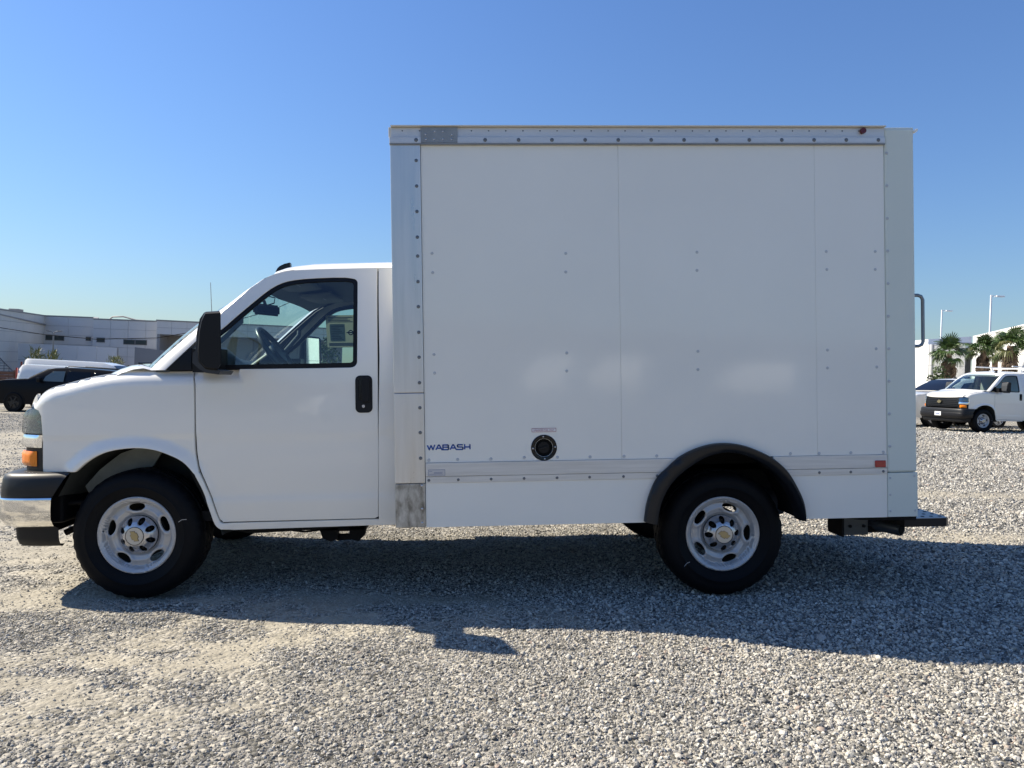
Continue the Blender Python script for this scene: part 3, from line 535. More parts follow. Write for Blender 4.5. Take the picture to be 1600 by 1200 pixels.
# ---------------------------------------------------------------- cab front shared by truck and van
def build_front(P,chrome):
    both(lambda m:panel('fender',T['fender'],side,M['paint'],P,grid=0.017,step=0.02,depth=0.03,mirror=m))
    # door with window opening
    win=smoothpl(T['window'],keep=(0,1,17))
    both(lambda m:door(P,m,win))
    # a-pillars
    def pillar(m):
        A=[(0.196,1.352),(0.262,1.415),(0.3695,1.5186+.004),(0.445,1.61),(0.5207,1.6952+.004),(0.60,1.772),(0.6668,1.8365+.004),(0.7504,1.9003+.004),(0.8137,1.9303+.003),(0.8685,1.9462+.003),(0.9256,1.9575)]
        B=[(0.085,1.354),(0.155,1.425),(0.275,1.535),(0.355,1.607),(0.432,1.672),(0.51,1.738),(0.590,1.802),(0.680,1.872),(0.748,1.908),(0.81,1.934),(0.885,1.957)]
        rows=[]
        for (ax,az),(bx,bz) in zip(A,B):
            ya=sideplain(ax,az); yb_=sideplain(bx,bz)+0.055
            row=[(ax,ya+0.03,az),(ax,ya,az)]
            for t in (.2,.45,.7,.9,1.0):
                yy=ya+(yb_-ya)*(t**1.8); row.append((ax+(bx-ax)*t,yy,az+(bz-az)*t))
            row.append((bx+.012,yb_+.03,bz-.012))
            rows.append([mir(p,m) for p in row])
        loft('pillar',rows,M['paint'],P,flip=(m is None),sharp=60)
        inner=[[mir((p[0]+.02,(p[1] if m is None else 2*CY-p[1])+.012,p[2]-.012),m) for p in r[1:]] for r in rows]
        loft('pillar_trim',inner,M['trim'],P,flip=(m is not None))
    both(pillar)
    # sail: black quarter piece ahead of the door line
    both(lambda m:panel('quarter_trim',T['sail'],sideplain,M['black'],P,grid=0.05,lift=-0.003,mirror=m))
    # hood
    rows=[]; nx=80
    for i in range(nx+1):
        t=i/nx; x0=-0.664+(0.05+0.664)*t
        zs=_interp(HOODZ,x0) if x0>-0.6216 else 1.1746
        if x0<-0.6216: zs=1.1746
        y0=yb(x0,zs); row=[]
        for k in range(23):
            s=(k/22)**1.7; q=y0+(CY-y0)*s
            ease=1-(1-s)**2.2
            xc=-0.85+(0.57)*t                # centre line station
            x=x0+(xc-x0)*ease
            bul=0.018*math.sin(math.pi*min(1,s*1.6)/2)
            zc=1.150+0.212*(1-(1-t)**3.2)**.72
            z=zs+(min(zc,zs+.008)-zs)*ease
            if k==0: z=zs; row.append((x,q+.006,z-.025))
            row.append((x,q,z))
        rows.append(row+[mir(p,CY) for p in row[-2::-1]])
    # rolled front lip
    lip=[(p[0]-0.012,p[1],p[2]-0.03) for p in rows[0]]; lip2=[(p[0]+0.01,p[1],p[2]-0.055) for p in rows[0]]
    loft('hood',[lip2,lip]+rows,M['paint'],P,flip=True)
    # cowl hump, wiper and windscreen
    WB=[]; WT=[]
    for k in range(21):
        s=k/20; y=0.09+s*(2*CY-0.18); c=1-abs(2*s-1)**2.3
        WB.append((0.075-0.22*c,y,1.366+0.030*c)); 
        y2=0.235+s*(2*CY-0.47); WT.append((0.775-0.12*c,y2,1.915+0.045*c))
    rows=[]
    for i in range(13):
        t=i/12; row=[]
        for a,b in zip(WB,WT):
            p=Vector(a).lerp(Vector(b),t); bo=0.05*math.sin(math.pi*t); p.x-=bo*.55; p.z+=bo*.6; row.append(tuple(p))
        rows.append(row)
    loft('windscreen',rows,M['glassw'],P)
    WC=[(WB[0][0]+.02,0.052,WB[0][2]-.016)]+WB+[(WB[-1][0]+.02,1.948,WB[-1][2]-.016)]
    loft('cowl',[[(p[0]-.24,p[1],p[2]-.045) for p in WC],[(p[0]-.17,p[1],p[2]-.012) for p in WC],[(p[0]-.10,p[1],p[2]+.010) for p in WC],[(p[0]-.04,p[1],p[2]+.016) for p in WC],[(p[0]+.03,p[1],p[2]-.004) for p in WC]],M['paint'],P)
    for y0 in (0.35,1.05):
        tube('wiper',[(-0.10,y0,1.405),(-0.105,y0+.25,1.412),(-0.10,y0+.5,1.415)],0.006,M['black'],P,6)
    # roof
    edge=[(0.68,1.872,.255),(0.748,1.908,.235),(0.8137,1.933,None),(0.8685,1.950,None),(0.9256,1.9575,None),(1.03,1.962,None),(1.131,1.9645,None),(1.28,1.967,None),(1.417,1.969,None),(1.56,1.970,None)]
    rows=[]
    for x,z,yy in edge:
        y0=sideplain(x,z)+0.002 if yy is None else yy
        t=min(1,max(0,(x-0.66)/0.35)); h=0.030+0.058*t
        row=[(x,y0+.012,z-.022),(x,y0,z-.012),(x,y0-.004,z-.003),(x,y0+.012,z+.004)]
        for s,k in ((.03,.24),(.08,.44),(.16,.60),(.3,.80),(.5,.92),(.75,.985),(1,1)):
            row.append((x-(0.07*(1-t)*s**.7),y0+(CY-y0)*s,z+h*k))
        rows.append(row+[mir(p,CY) for p in row[-2::-1]])
    loft('roof',rows,M['paint'],P,flip=True,sharp=55)
    inner=[[(p[0],p[1]+(.03 if p[1]<1 else -.03),p[2]-.035) for p in r[3:-3]] for r in rows]
    loft('headliner',inner,M['trimlight'],P)
    # roof antenna fin
    bm=bmesh.new()
    for sx,zz in ((0,0),):
        pr=[(0.735,1.985),(0.750,2.012),(0.7664,2.0274),(0.80,2.040),(0.8342,2.0502),(0.8361,1.985)]
    prism('roof_fin',pr,0.430,0.475,M['blackgloss'],P,bev=0.008)
    # nose: black backing, headlamps, grille, bumper
    band('lamp_surround',0.0,0.62,0.752,lambda t:1.142-0.02*t,M['blacktex'],P,off=-0.012,mirror=None,n=24,nz=10)
    band('lamp_surround',0.0,0.62,0.752,lambda t:1.142-0.02*t,M['blacktex'],P,off=-0.012,mirror=CY,n=24,nz=10)
    band('grille',0.62,1.0,0.80,1.13,M['black'],P,off=-0.02,n=12)
    band('grille',0.62,1.0,0.80,1.13,M['black'],P,off=-0.02,n=12,mirror=CY)
    for z in (0.845,0.905,0.965,1.025,1.085):
        for m in (None,CY): band('grille_bar',0.60,1.0,z,z+.022,M['blacktex'],P,off=0.0,n=12,nz=3,mirror=m)
    for m in (None,CY):
        band('headlight',0.125,0.60,0.985,lambda t:1.138-0.10*max(0,t-.3),M['reflector'],P,off=-0.004,n=20,mirror=m)
        band('headlight_lens',0.10,0.62,0.981,lambda t:1.143-0.10*max(0,t-.3),M['lens'],P,off=0.020,thick=0.03,n=22,mirror=m,round_=0.012)
        band('chrome_strip',0.08,0.60,0.902,0.977,M['chromeflat'],P,off=0.012,n=20,mirror=m,round_=0.006)
        band('turn_signal',0.22,0.56,0.789,0.879,M['amber'],P,off=0.012,n=18,mirror=m,round_=0.010)
    if chrome is not None:
        bow('emblem',0.095,0,0,M['gold'],P,0.02)
    # bumper
    BP=[(-0.36,-0.012),(-0.46,-0.014),(-0.56,-0.008),(-0.64,0.004),(-0.71,0.022),(-0.765,0.055),(-0.80,0.105),(-0.83,0.20),(-0.858,0.40),(-0.878,0.70),(-0.885,1.0)]
    def sweep(name,prof,m,start,dense=4):
        rows=[]; pl=[]
        for (a,b),(c,d) in zip(BP,BP[1:]):
            for k in range(dense): pl.append((a+(c-a)*k/dense,b+(d-b)*k/dense))
        pl.append(BP[-1]); 
        for mm in (1,2):
            q=[pl[0]]+[((pl[i-1][0]+2*pl[i][0]+pl[i+1][0])/4,(pl[i-1][1]+2*pl[i][1]+pl[i+1][1])/4) for i in range(1,len(pl)-1)]+[pl[-1]]; pl=q
        for o,z in prof:
            row=[]; sx=start(z)
            for i,(x,y) in enumerate(pl):
                x=sx+(x-pl[0][0])*(pl[-1][0]-sx)/(pl[-1][0]-pl[0][0])
                a=pl[max(0,i-1)]; b=pl[min(len(pl)-1,i+1)]; dx,dy=b[0]-a[0],b[1]-a[1]; L=math.hypot(dx,dy)
                nx,ny=-abs(dy)/L,-abs(dx)/L
                row.append((x+nx*o,y+ny*o,z))
            rows.append(row+[mir(p,CY) for p in row[-2::-1]])
        oo=loft(name,rows,m,P,sharp=50); return oo
    sweep('bumper_step',[(-0.20,0.760),(-0.10,0.762),(-0.035,0.757),(-0.010,0.745),(0.0,0.72),(0.002,0.66),(0.0,0.617),(-0.05,0.615)],M['bumpstep'],lambda z:-0.362-(0.757-z)*0.66)
    sweep('bumper',[(-0.06,0.6155),(0.010,0.6155),(0.0135,0.611),(0.0142,0.602),(0.0150,0.55),(0.008,0.49),(-0.022,0.448),(-0.075,0.424),(-0.12,0.421)],M['chrome'] if chrome else M['bumperpaint'],lambda z:-0.452-(0.61-z)*0.06)
    sweep('air_dam',[(-0.075,0.432),(-0.080,0.36),(-0.095,0.322),(-0.12,0.310),(-0.14,0.32)],M['blacktex'],lambda z:-0.462)
    box('bumper_beam',-0.70,-0.47,0.14,1.86,0.44,0.74,M['under'],P,0.02)
    # wheel housings and apron
    def well(m):
        rows=[]
        for y in (0.035,0.10,0.30,0.42):
            rows.append([mir((x*1.03+.0,y,z+.015-0.02*(y>.2)),m) for x,z in [(-0.43,0.60)]+T['arch_lip']+[(0.49,0.35)]])
        loft('wheel_housing',rows,M['undergrey'],P,flip=(m is None))
        mesh('wheel_housing_wall',[mir(p,m) for p in [(-0.50,.44,.35),(0.52,.44,.35),(0.52,.44,1.0),(-0.50,.44,1.0)]],[(0,1,2,3)],M['undergrey'],P)
    both(well)
    prism('inner_apron',[(-0.42,0.64),(-0.36,0.52),(-0.25,0.56),(-0.10,0.70),(0.0,0.76),(0.05,0.84),(0.07,0.85),(-0.05,0.89),(-0.2,0.84),(-0.33,0.74)],0.30,0.32,mat('pale_apron_primer',(0.24,0.26,0.24),0.6,var=0.2,vscale=8),P)
    box('firewall',-0.50,0.30,0.46,1.54,0.50,1.12,M['under'],P,bev=0)
def door(P,m,win):
    d=panel('door',T['door'],side,M['paint'],P,holes=[win],grid=0.04,step=0.02,depth=0.035,mirror=m)
    ins=smoothpl(T['glass'])
    panel('window_seal',win,sideplain,M['black'],d,holes=[ins],grid=0.05,depth=0.03,lift=-0.006,mirror=m,roll=0.002)
    panel('window_glass',ins,sideplain,M['glass'],d,grid=0.08,depth=0.002,lift=-0.014,mirror=m,roll=0.0)
    # handle: recess, grip, lock
    def rr(x0,x1,z0,z1,r,n=5):
        o=[]
        for cx,cz,a0 in ((x1-r,z1-r,0),(x0+r,z1-r,90),(x0+r,z0+r,180),(x1-r,z0+r,270)):
            for i in range(n+1): a=R_(a0+90*i/n); o.append((cx+r*math.cos(a),cz+r*math.sin(a)))
        return o
    pocket=rr(1.326,1.374,1.150,1.286,0.010)
    panel('handle',rr(1.312,1.407,1.086,1.302,0.026),side,M['blacktex'],d,holes=[pocket],grid=0.04,depth=0.004,lift=0.006,mirror=m,roll=0.003)
    panel('handle_pocket',pocket,side,M['blackgloss'],d,grid=0.04,depth=0.002,lift=0.001,mirror=m)
    panel('handle_grip',rr(1.352,1.392,1.150,1.290,0.010),side,M['black'],d,grid=0.04,depth=0.012,lift=0.018,mirror=m,roll=0.004)
    y=side(1.357,1.122)
    cyl('lock',mir((1.357,y-0.010,1.122),m),mir((1.357,y,1.122),m),0.009,M['cap'],d,n=16)
    # mirror: a tall towing-style head on a short foot
    HX=[(0.535,1.650),(0.545,1.668),(0.632,1.672),(0.637,1.664),(0.632,1.366),(0.612,1.335),(0.543,1.343),(0.505,1.385),(0.500,1.45),(0.510,1.56),(0.522,1.62)]
    bm=bmesh.new(); secs=[]
    for k,(y,sc,dx) in enumerate(((-0.080,0.93,0.0),(-0.095,0.985,0.0),(-0.12,1.0,0.0),(-0.24,1.0,0.0),(-0.300,0.985,0.002),(-0.325,0.955,0.005),(-0.335,0.90,0.008))):
        cx,cz=0.58,1.50
        secs.append([bm.verts.new(mir((cx+(x-cx)*sc+dx-(0.36*(y+.335) if x>.6 else 0),y,cz+(z-cz)*(sc if k else .97)),m)) for x,z in HX])
    n=len(HX)
    for a,b in zip(secs,secs[1:]):
        for i in range(n): bm.faces.new((a[i],a[(i+1)%n],b[(i+1)%n],b[i]))
    bm.faces.new(secs[0]); bm.faces.new(secs[-1])
    frombm('mirror',bm,M['black'],d,True,35)
    # paler front cover of the mirror head
    bm=bmesh.new(); FX=[(0.545,1.660),(0.520,1.625),(0.502,1.55),(0.494,1.45),(0.480,1.44),(0.476,1.385),(0.512,1.350),(0.548,1.328),(0.616,1.318),(0.630,1.34),(0.60,1.345),(0.548,1.352),(0.514,1.39),(0.512,1.46),(0.520,1.56)]
    A=[bm.verts.new(mir((x,-0.10,z),m)) for x,z in FX]; B=[bm.verts.new(mir((x,-0.318,z),m)) for x,z in FX]
    for i in range(len(FX)): bm.faces.new((A[i],A[(i+1)%len(FX)],B[(i+1)%len(FX)],B[i]))
    bm.faces.new(A); bm.faces.new(B[::-1])
    frombm('mirror_cover',bm,M['covergrey'],d)
    # mirror glass faces back
    g=mesh('mirror_glass',[mir(p,m) for p in [(0.5568,-0.105,1.385),(0.6270,-0.300,1.385),(0.6270,-0.300,1.655),(0.5568,-0.105,1.655)]],[(0,1,2,3)],M['mirror'],d)
    bm=bmesh.new(); bm_box(bm,0.40,0.545,-0.11,0.06,1.335,1.47)
    for v in bm.verts: v.co=Vector(mir(v.co,m))
    frombm('mirror_arm',bm,M['black'],d)
    # inner trim of the door
    panel('door_trim',[(0.42,1.37),(1.40,1.37),(1.40,0.48),(0.52,0.48),(0.42,0.8)],lambda x,z:sideplain(x,z)+0.07,M['trim'],d,grid=0.15,depth=0.04,mirror=m)
def cab_interior(P):
    # dashboard with binnacle
    rows=[]
    for k in range(21):
        y=0.10+1.8*k/20; hump=0.075*math.exp(-((y-0.52)/0.22)**2)
        wx=0.075-0.22*(1-abs((y-1)/.91)**2.3)+.06
        rows.append([(wx,y,1.345),(wx+.10,y,1.385+hump*.2),(0.26,y,1.435+hump),(0.38,y,1.430+hump),(0.45,y,1.37+hump*.6),(0.47,y,1.24),(0.42,y,1.05),(0.36,y,0.85)])
    loft('dashboard',rows,M['dash'],P)
    box('dash_cap',0.18,0.34,0.20,0.36,1.425,1.46,M['dash'],P,0.02)
    # steering wheel
    c=Vector((0.725,0.50,1.462)); ax=Vector((-0.81,0,-0.58)).normalized()   # tilted column
    u=Vector((0,1,0)); w=ax.cross(u).normalized(); pts=[c+(u*math.cos(t)+w*math.sin(t))*0.195 for t in [2*math.pi*i/40 for i in range(40)]]
    sw=tube('steering_wheel',pts,0.0165,M['wheelrim'],P,10,closed=True)
    bm=bmesh.new()
    for t in (R_(0),R_(180),R_(270),R_(90)):
        d=(u*math.cos(t)+w*math.sin(t)); bm_cyl(bm,c+ax*0.02,c+d*0.19,0.022,0.013,8)
    bm_cyl(bm,c-ax*0.02,c+ax*0.05,0.075,0.06,20)
    frombm('wheel_hub',bm,M['wheelrim'],sw,True,40)
    cyl('steering_column',c+ax*0.02,c+ax*0.32,0.045,M['black'],P)
    # seats
    for y in (0.50,1.50):
        s=box('seat',0.72,1.22,y-.26,y+.26,0.82,0.98,M['seat'],P,0.05,4)
        bm=bmesh.new(); mx=Matrix.Translation((1.24,y,0.95))@Matrix.Rotation(R_(14),4,'Y')
        bm_box(bm,-.07,.07,-.25,.25,0,.34,mx); bmesh.ops.bevel(bm,geom=bm.edges[:],offset=.045,segments=3,affect='EDGES')
        frombm('backrest',bm,M['seat'],s,True,60)
        bm=bmesh.new(); bm_box(bm,1.27,1.36,y-.13,y+.13,1.28,1.36); bmesh.ops.bevel(bm,geom=bm.edges[:],offset=.03,segments=3,affect='EDGES')
        frombm('headrest',bm,M['seat'],s,True,60)
    # rear-view mirror and wire
    bm=bmesh.new(); bm_box(bm,-.02,.02,-.13,.13,-.04,.04,Matrix.Translation((0.51,1.05,1.80))@Matrix.Rotation(R_(-28),4,'Z')); bmesh.ops.bevel(bm,geom=bm.edges[:],offset=.016,segments=3,affect='EDGES')
    rv=frombm('rear_view_mirror',bm,M['black'],P,True,60)
    tube('mirror_stalk',[(0.51,1.05,1.81),(0.50,1.03,1.86),(0.47,1.02,1.885)],0.012,M['black'],rv,8)
    tube('mirror_cable',[(0.52,1.05,1.835),(0.56,1.07,1.85),(0.565,1.08,1.89),(0.50,1.06,1.905)],0.005,M['black'],rv,6)
    # sun visors
    for y0,y1 in ((0.30,0.86),(1.16,1.72)):
        v=loft('sun_visor',[[(0.72,y,1.925),(0.80,y,1.925),(0.92,y,1.938),(0.95,y,1.945)] for y in (y0,(y0+y1)/2,y1)],M['trimlight'],P,thick=0.02)
        box('visor_label',0.79,0.86,y0+.20,y0+.30,1.911,1.9145,M['labelw'],v,0)
    # grab handles on the pillars
    def grab(m):
        tube('grab_handle',[mir(p,m) for p in [(0.40,0.165,1.50),(0.425,0.19,1.50),(0.50,0.215,1.575),(0.575,0.235,1.655),(0.575,0.22,1.69)]],0.018,M['trim'],P,10)
    both(grab)
    box('cab_floor',0.30,1.50,0.10,1.90,0.44,0.50,M['under'],P,bev=0)
    # window sticker on the inside of the far glass
    SX,SZ=0.775,1.562
    def q(x0,x1,z0,z1): return [(SX+x0,SZ+z0),(SX+x1,SZ+z0),(SX+x1,SZ+z1),(SX+x0,SZ+z1)]
    st=panel('window_sticker',q(0,.245,0,.262),lambda x,z:sideplain(x,z)+0.022,M['paper'],P,grid=0.1,depth=0.001,mirror=CY)
    s2=lambda x,z:sideplain(x,z)+0.0245
    panel('sticker_panel',q(.03,.15,.05,.19),s2,M['paperpanel'],st,grid=0.1,depth=0.001,mirror=CY)
    for k in range(4): panel('sticker_line',q(.02,.22-.02*(k%3),.208+k*.012,.211+k*.012),s2,M['paperprint'],st,grid=0.3,depth=0.001,mirror=CY)
    for k in range(9): panel('sticker_line',q(.038,.14-.013*(k%4),.060+k*.014,.063+k*.014),lambda x,z:sideplain(x,z)+0.0265,M['paperprint'],st,grid=0.3,depth=0.001,mirror=CY)
    panel('sticker_line',q(.165,.235,.118,.123),s2,M['ink'],st,grid=0.3,depth=0.001,mirror=CY)
    circ=[(SX+.20+.02*math.cos(t),SZ+.12+.02*math.sin(t)) for t in [2*math.pi*i/16 for i in range(16)]]; ci=[(SX+.20+.016*math.cos(t),SZ+.12+.016*math.sin(t)) for t in [2*math.pi*i/16 for i in range(16)]]
    panel('sticker_ring',circ,s2,M['ink'],st,holes=[ci],grid=0.1,depth=0.001,mirror=CY)
    for k in range(3): panel('sticker_line',q(.015,.23,.012+k*.009,.015+k*.009),s2,M['paperprint'],st,grid=0.3,depth=0.001,mirror=CY)

# ---------------------------------------------------------------- assemble the cab
truck=empty('box_truck'); tag(truck,'white box truck with a chrome bumper and tall plain cargo box, in the foreground','box truck')
build_front(truck,chrome=True)
for o in [c for c in truck.children if c.name.startswith('emblem')]:
    o.location=(-0.872,1.0,0.965); o.rotation_euler=(0,0,R_(-90))
CAB=[c for c in truck.children]                     # the van reuses these
def rocker_panel(P,xr,name='rocker'):
    pts=[(x if x<1.5 else xr,z) for x,z in T['rocker']]
    both(lambda m:panel(name,pts,side,M['paint'],P,grid=0.05,step=0.025,depth=0.03,mirror=m))
both(lambda m:panel('cab_side',[(x if x<1.5 else 1.60,z) for x,z in T['rocker']],side,M['paint'],truck,grid=0.05,step=0.025,depth=0.03,mirror=m))
cab_interior(truck)
# door shuts: dark rubber behind the gaps
def shut(m):
    panel('door_seal',[(0.33,1.30),(0.33,0.75),(0.47,0.43),(0.60,0.41),(1.47,0.42),(1.47,1.95),(1.40,1.95),(1.40,0.48),(0.55,0.48),(0.40,0.80),(0.40,1.30)],lambda x,z:sideplain(x,z)+0.028,M['under'],truck,grid=0.2,depth=0.002,mirror=m)
    tube('hinge',[mir((1.443,0.205,1.945),m),mir((1.443,0.155,1.84),m)],0.007,M['under'],truck,6)
both(shut)
box('cab_back_wall',1.47,1.50,0.10,1.90,0.42,1.30,M['trim'],truck,0)
mesh('cab_back_panel',[(1.50,.18,1.30),(1.50,1.82,1.30),(1.50,1.72,1.96),(1.50,.28,1.96)],[(0,1,2,3)],M['trim'],truck)
tube('antenna',[(-0.139,1.80,1.36),(-0.139,1.80,1.876),(-0.1442,1.80,2.10)],[0.0035,0.003,0.0025],M['exhaust'],truck,6)
# rear of cab to box seal
box('cab_gasket',1.60,1.62,0.03,1.97,0.42,1.95,M['under'],truck,0)
# ---------------------------------------------------------------- wheels
w1=put_wheel(WH,truck,(0,0.045,0.3739),R_(3),first=True)
ws=[w1]
w2=copy_tree(WH); w2.name='wheel'; w2.parent=truck; w2.location=(3.53,0.045,0.3013); w2.rotation_euler=(0,R_(19),0)
w3=copy_tree(WH); w3.name='wheel'; w3.parent=truck; w3.location=(0,1.955,0.3739); w3.rotation_euler=(0,R_(40),math.pi)
w4=copy_tree(WH); w4.name='wheel'; w4.parent=truck; w4.location=(3.53,1.955,0.3013); w4.rotation_euler=(0,R_(10),math.pi)
emblem(w1,R_(113)-R_(3)); emblem(w2,R_(150)+R_(19)); emblem(w3,0); emblem(w4,1)
def scuff(w,a,r,l):
    ca,sa=math.cos(a),math.sin(a)
    tube('chalk_mark',[(r*ca,-.0262,r*sa),((r+l*.5)*ca-.004,-.0268,(r+l*.5)*sa+.006),((r+l)*ca,-.0255,(r+l)*sa)],0.0016,M['labelgrey'],w,4)
scuff(w1,R_(14),.268,.05); scuff(w2,R_(236),.268,.045)
# ---------------------------------------------------------------- chassis
for y in (0.52,1.48):
    box('frame_rail',-0.45,4.55,y-.035,y+.035,0.40,0.53,M['under'],truck,0)
cyl('rear_axle',(3.53,0.2,0.305),(3.53,1.8,0.305),0.05,M['under'],truck)
bm=bmesh.new(); bmesh.ops.create_uvsphere(bm,u_segments=16,v_segments=10,radius=0.17); bmesh.ops.translate(bm,verts=bm.verts,vec=(3.53,1.0,0.31))
frombm('differential',bm,M['under'],truck,True)
cyl('drive_shaft',(1.1,1.0,0.42),(3.4,1.0,0.33),0.045,M['under'],truck)
box('front_crossmember',-0.15,0.15,0.25,1.75,0.25,0.36,M['under'],truck,0.02)
box('gearbox',0.35,1.15,0.80,1.2,0.27,0.55,M['under'],truck,0.06)
for y in (0.4,1.6):
    bm=bmesh.new()
    pl=[(2.85,y,.43),(3.2,y,.34),(3.53,y,.30),(3.9,y,.36),(4.25,y,.46)]
    for a,b in zip(pl,pl[1:]): bm_tube(bm,[a,b],0.035,6)
    frombm('leaf_spring',bm,M['under'],truck)
# crossmember and hoses seen under the sill
br=box('gearbox_mount',1.00,1.30,0.40,0.62,0.30,0.40,M['under'],truck,0.01)
prism('mount_leg',[(0.99,0.37),(1.02,0.26),(1.07,0.235),(1.12,0.25),(1.12,0.37)],0.40,0.46,M['under'],br)
prism('mount_leg',[(1.20,0.37),(1.19,0.25),(1.25,0.235),(1.29,0.27),(1.31,0.37)],0.40,0.46,M['under'],br)
box('mount_plate',1.10,1.20,0.44,0.47,0.235,0.275,M['under'],br,0.004)
tube('brake_line',[(0.72,0.42,0.36),(0.80,0.42,0.315),(0.90,0.42,0.30),(1.0,0.42,0.31)],0.007,M['under'],truck,6)
prism('sill_shield',[(0.50,0.42),(0.52,0.36),(0.62,0.34),(1.05,0.355),(1.30,0.38),(1.45,0.40),(1.45,0.43)],0.20,0.30,M['under'],truck)
tube('tie_rod',[(-0.52,0.25,0.36),(-0.40,0.28,0.42),(-0.34,0.3,0.52)],0.02,M['under'],truck,8)
tube('sway_bar',[(-0.47,0.2,0.55),(-0.30,0.22,0.56),(-0.2,0.3,0.5)],0.014,M['under'],truck,8)
tube('fuel_hose',[(2.42,-0.02,0.86),(2.42,0.25,0.80),(2.45,0.5,0.60)],0.03,M['under'],truck,8)
box('fuel_tank',1.75,2.85,0.62,1.38,0.42,0.62,M['under'],truck,0.04)
# exhaust: silencer, tail pipe with open end
ex=tube('exhaust_pipe',[(3.10,0.42,0.42),(3.60,0.36,0.52),(3.95,0.48,0.44),(4.20,0.60,0.36),(4.40,0.64,0.325),(4.50,0.57,0.305),(4.70,0.30,0.275)],0.041,M['exhaust'],truck,18)
lathe_t=tube('tailpipe_tip',[(4.655,0.362,0.282),(4.755,0.22,0.268)],0.045,M['exhaust'],ex,20)
lathe_c=cyl('tailpipe_bore',(4.7556,0.2191,0.2679),(4.7562,0.2183,0.2678),0.039,M['ink'],ex,n=20)
cyl('silencer',(3.72,0.35,0.47),(4.02,0.35,0.445),0.085,M['exhaust'],truck,n=28)
# ---------------------------------------------------------------- cargo box
YN,YF=-0.10,2.10
def aly(a,b,m): return (a,b) if m is None else (2*CY-b,2*CY-a)
RV=bmesh.new(); bmesh.ops.create_uvsphere(RV,u_segments=12,v_segments=8,radius=1.0)
for v in RV.verts: v.co=Vector((v.co.x,v.co.z*0.45,v.co.y))
rme=bpy.data.meshes.new('rivet'); RV.to_mesh(rme); RV.free(); rme.polygons.foreach_set('use_smooth',[True]*len(rme.polygons)); rme.materials.append(M['rivet'])
rmw=rme.copy(); rmw.materials.clear(); rmw.materials.append(M['rivetw'])
rms=rme.copy(); rms.materials.clear(); rms.materials.append(M['cap'])
def rivet(parent,x,z,y,r,me=None,m=None):
    o=bpy.data.objects.new('rivet',me or rme); COL.objects.link(o); o.parent=parent
    o.location=(x,y if m is None else 2*CY-y,z); o.scale=(r,r,r); return o
XF,XS,XR,XE=1.548,1.725,4.488,4.672
fo=T['flare_o']; fi=T['flare_i']
cutarc=[(fo[i][0]*.55+fi[min(i,len(fi)-1)][0]*.45,fo[i][1]*.6+fi[min(i,len(fi)-1)][1]*.4) for i in range(1,len(fo)-1)] if False else None
acx,acz,ara,arb=3.497,0.405,0.474,0.448
def arc(a0,a1,n=30,k=1.0): return [(acx+ara*k*math.cos(R_(a0+(a1-a0)*i/n)),acz+arb*k*math.sin(R_(a0+(a1-a0)*i/n))) for i in range(n+1)]
